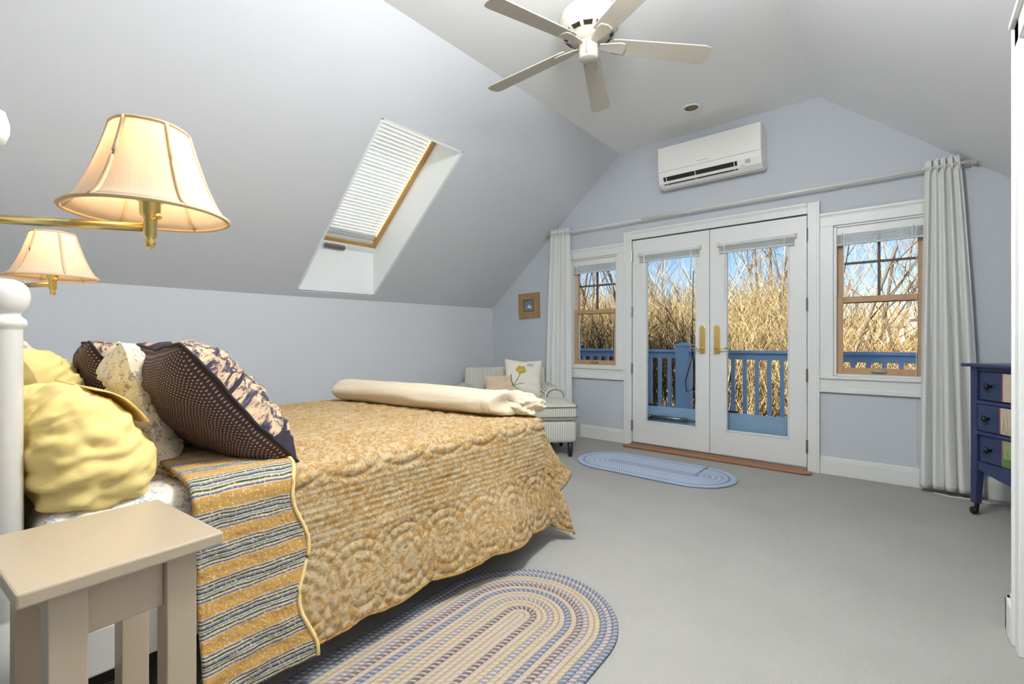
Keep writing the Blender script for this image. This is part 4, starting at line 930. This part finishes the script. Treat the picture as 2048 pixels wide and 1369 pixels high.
# ------------------------------------------------------------------ deck and railing
struct(B().box(-6.5, 3.2, YE+.15, 6.35, -.25, -.12).build('deck_floor', 'deck_board'), 'wooden balcony deck outside the French doors')
YR = 6.1
t = thing('deck_railing', (-1.4, YR, -.12), 'blue painted balcony railing beyond the French doors', 'railing')
B().box(-6.3, 3.0, YR-.07, YR+.07, .915, .95).build('top_rail', 'rail_blue', t, bevel=.008)
B().box(-6.3, 3.0, YR-.02, YR+.02, .84, .915).build('sub_rail', 'rail_blue', t, bevel=.004)
B().box(-6.3, 3.0, YR-.02, YR+.02, -.02, .05).build('bottom_rail', 'rail_blue', t, bevel=.004)
for x in (-6.25, -3.93, -2.24, .8, 2.95):
    po = B().box(x-.085, x+.085, YR-.085, YR+.085, -.12, 1.0).build('post', 'rail_blue', t, bevel=.006)
    B().box(x-.10, x+.10, YR-.10, YR+.10, 1.0, 1.022).hexa([(x-.09, YR-.09, 1.022), (x+.09, YR-.09, 1.022), (x+.09, YR+.09, 1.022), (x-.09, YR+.09, 1.022)], [(x-.02, YR-.02, 1.045), (x+.02, YR-.02, 1.045), (x+.02, YR+.02, 1.045), (x-.02, YR+.02, 1.045)]).build('post_cap', 'rail_blue', po)
b0 = None
for i in range(70):
    x = -6.1+i*.131
    if any(abs(x-p) < .12 for p in (-3.93, -2.24, .8)): continue
    if b0 is None:
        b0 = B().box(-.02, .02, -.02, .02, 0, .80).build('baluster', 'rail_blue', t, local=True); b0.location = (x+1.4, 0, .16)
    else:
        c = b0.copy(); C.objects.link(c); c.parent = t; c.location = (x+1.4, 0, .16)
o = B().tube([(-2.11, YR-.09, 1.0), (-2.10, YR-.11, .85), (-2.19, YR-.10, .55), (-2.17, YR-.10, .42), (-2.10, YR-.10, .45), (-2.05, YR-.10, .62), (-2.10, YR-.095, .93)], .006, 6).tube([(-2.10, YR-.10, .95), (-2.08, YR-.1, 2.6)], .005, 6).build('cable', 'cable_black', origin=(-2.1, YR-.1, .9), smooth=True)
tag(o, 'black cable hanging in a loop on the railing post', 'cable')
o = B().tube([(-.86, YR-.12, .2), (-.84, YR-.11, .62), (-.86, YR-.11, .83), (-.85, YR-.11, 1.15), (-.86, YR-.1, 2.7)], .007, 6).build('cable', 'cable_black', origin=(-.86, YR-.1, .6), smooth=True)
tag(o, 'black cable hanging along the right of the right glass door', 'cable')

# ------------------------------------------------------------------ land, houses, trees
GZ = -4.2
def hill(u, v):
    x = -95+190*u; y = 6.6+110*v**1.6
    z = GZ+1.2*fbm((x*.05, y*.05, 1), 1)+max(0, (y-22)/90)**.8*7.0*(.75+.25*math.sin(x*.06+1.2))+.35*fbm((x*.4, y*.4, 2), 1)
    return (x, y, z)
struct(B().grid(hill, 110, 70).build('ground', 'hill_scrub', smooth=True), 'tan winter hillside beyond the railing')
rng = random.Random(5)
for px, py, s_, wh in ((-6.6, 84, 1.3, 'left-hand'), (-3.3, 80, 1.1, 'middle'), (-.3, 86, 1.4, 'right-hand')):
    z = hill((px+95)/190, ((py-6.6)/110)**(1/1.6))[2]-.3
    t = thing('house', (px, py, z), wh+' of the tiny white houses on the distant hill beyond the right window', 'house', 'white houses on the distant hill')
    B().box(-2.6*s_, 2.6*s_, -1.8*s_, 1.8*s_, 0, 2.4*s_).build('walls', 'house_white', t, local=True)
    B().prism([(-2.9*s_, -2.1*s_, 2.4*s_), (-2.9*s_, 2.1*s_, 2.4*s_), (-2.9*s_, 0, 3.7*s_)], (5.8*s_, 0, 0)).build('roof', 'house_roof', t, local=True)
def segs_to_mesh(name, segs, n=3):
    S_ = np.array([(*a, *b, r0, r1) for a, b, r0, r1 in segs], dtype=np.float64); m = len(S_)
    p0, p1, r0, r1 = S_[:, :3], S_[:, 3:6], S_[:, 6:7], S_[:, 7:8]
    d = p1-p0; d /= np.linalg.norm(d, axis=1, keepdims=True)+1e-9
    ref = np.where(np.abs(d[:, 2:3]) < .9, np.array([[0, 0, 1.]]), np.array([[1., 0, 0]])); s1 = np.cross(d, ref); s1 /= np.linalg.norm(s1, axis=1, keepdims=True)+1e-9; s2 = np.cross(d, s1)
    V = np.zeros((m, 2*n, 3))
    for k in range(n):
        a = 2*PI*k/n; o_ = s1*math.cos(a)+s2*math.sin(a); V[:, k] = p0+o_*r0; V[:, n+k] = p1+o_*r1
    bs = (np.arange(m)*2*n)[:, None, None]
    q = np.array([[k, (k+1) % n, n+(k+1) % n, n+k] for k in range(n)])[None]
    F = (bs+q).reshape(-1, 4); me = bpy.data.meshes.new(name)
    me.vertices.add(m*2*n); me.vertices.foreach_set('co', V.reshape(-1)); me.loops.add(F.size); me.loops.foreach_set('vertex_index', F.reshape(-1).astype(np.int32))
    me.polygons.add(len(F)); me.polygons.foreach_set('loop_start', np.arange(0, F.size, 4, dtype=np.int32)); me.update(calc_edges=True)
    return me
def grow(rng, segs, p, d, ln, r, lev, maxlev, up=.12, wob=.22):
    n = 4 if lev < 2 else 3; q = p
    for i in range(n):
        d = Vector((d.x+rng.gauss(0, wob)*.6, d.y+rng.gauss(0, wob)*.6, d.z+up+rng.gauss(0, wob)*.3)).normalized()
        e = q+d*(ln/n); r1 = r*(1-.55*(i+1)/n) if lev < maxlev else r*(1-.75*(i+1)/n)
        segs[0 if lev == 0 else 1].append((tuple(q), tuple(e), r*(1-.55*i/n) if lev < maxlev else r*(1-.75*i/n), r1))
        if lev < maxlev:
            for _ in range(rng.choice((1, 1, 2)) if lev else (rng.choice((2, 3)) if i else 1)):
                a = rng.uniform(0, 2*PI); tl = rng.uniform(.45, .95); s_ = d.orthogonal().normalized(); s_.rotate(Matrix.Rotation(a, 3, d))
                grow(rng, segs, q.lerp(e, rng.random()), (d+s_*tl).normalized(), ln*rng.uniform(.42, .62), r1*rng.uniform(.45, .62), lev+1, maxlev, up, wob)
        q = e
TM = []
for s_ in range(5):
    rg = random.Random(40+s_); segs = [[], []]
    for st in range(2+s_ % 2):
        grow(rg, segs, Vector((rg.uniform(-.2, .2), rg.uniform(-.2, .2), 0)), Vector((rg.uniform(-.25, .25), rg.uniform(-.25, .25), 1)).normalized(), rg.uniform(7.0, 8.8), .06, 0, 4, .10)
    a = segs_to_mesh('trunk', segs[0], 6); b = segs_to_mesh('branches', segs[1], 3); a.materials.append(MATS['bark']); b.materials.append(MATS['twig_brown' if s_ % 2 else 'twig_gold']); TM.append((a, b))
spots = [(-8.6, 12.4, 1.05), (-7.2, 10.2, .95), (-6.0, 13.6, 1.1), (-4.9, 10.6, .9), (-4.1, 13.0, 1.05), (-3.0, 10.8, .90), (-2.6, 14.6, 1.05), (-1.5, 11.4, .84), (-1.2, 15.5, 1.0),
         (-.1, 12.2, .80), (.75, 15.0, .86), (1.0, 10.8, .78)]
TL = ['far bare tree at the left edge of the left window', 'near bare tree at the left edge of the left window', 'pale bare tree rising at the left side of the left French door', 'near bare tree between the left window and the left French door',
      'bare tree behind the meeting stiles of the French doors', 'near bare tree at the left side of the right French door', 'tall far bare tree at the right side of the right French door', 'near bare tree just right of the French doors',
      'far bare tree behind the left half of the right window', 'near bare tree behind the right half of the right window', 'far bare tree hidden behind the right curtain', 'near bare tree leaning in behind the right curtain']
for i, (x, y, s_) in enumerate(spots):
    z = hill((x+95)/190, ((y-6.6)/110)**(1/1.6))[2]-.15; a, b = TM[i % 5]
    t = thing('bare_tree', (x, y, z), TL[i], 'tree', 'bare trees beyond the balcony', rz=i*1.9)
    t.scale = (s_*.95, s_*.95, s_)
    for nm, me in (('trunk', a), ('branches', b)):
        o = bpy.data.objects.new(nm, me); C.objects.link(o); o.parent = t
# thicket
rg = random.Random(9); segs = []
def twig(x, y, z, h, lean):
    p = Vector((x, y, z)); d = Vector((rg.gauss(0, lean), rg.gauss(0, lean), 1)).normalized(); r = rg.uniform(.004, .0085)
    for i in range(4):
        d = (d+Vector((rg.gauss(0, .22), rg.gauss(0, .22), .05))).normalized(); e = p+d*h/4; segs.append((tuple(p), tuple(e), r*(1-i*.2), r*(1-(i+1)*.2)))
        for _ in range(2):
            s_ = Vector((rg.gauss(0, 1), rg.gauss(0, 1), rg.uniform(.2, 1.4))).normalized(); l = rg.uniform(.25, .75); f = p.lerp(e, rg.random()); g_ = f+(d*.5+s_*.7).normalized()*l
            segs.append((tuple(f), tuple(g_), r*.55, r*.3))
            if rg.random() < .7:
                s2 = Vector((rg.gauss(0, 1), rg.gauss(0, 1), rg.uniform(0, 1))).normalized(); g2 = g_+s2*l*.45; segs.append((tuple(f.lerp(g_, .6)), tuple(g2), r*.4, r*.22))
        p = e
for _ in range(9500):
    y = 8.2+rg.random()**1.2*14; x = rg.uniform(-1.35, .32)*y*1.02+rg.gauss(0, .3)
    k = max(0, min(1, (x/y+.16)/.2)); top = 1.06+y*(.072-.125*k)+rg.gauss(0, .028)*y
    gz = GZ-.1; z0 = max(gz, top-rg.uniform(1.4, 3.0)); twig(x, y, z0, top-z0, .22)
me = segs_to_mesh('thicket', segs, 3); me.materials.append(MATS['twig_gold']); o = bpy.data.objects.new('thicket', me); C.objects.link(o)
tag(o, 'dense golden thicket of bare twigs beyond the railing', 'thicket', None, 'stuff')
print('thicket segs', len(segs), [len(m.polygons) for p in TM for m in p])
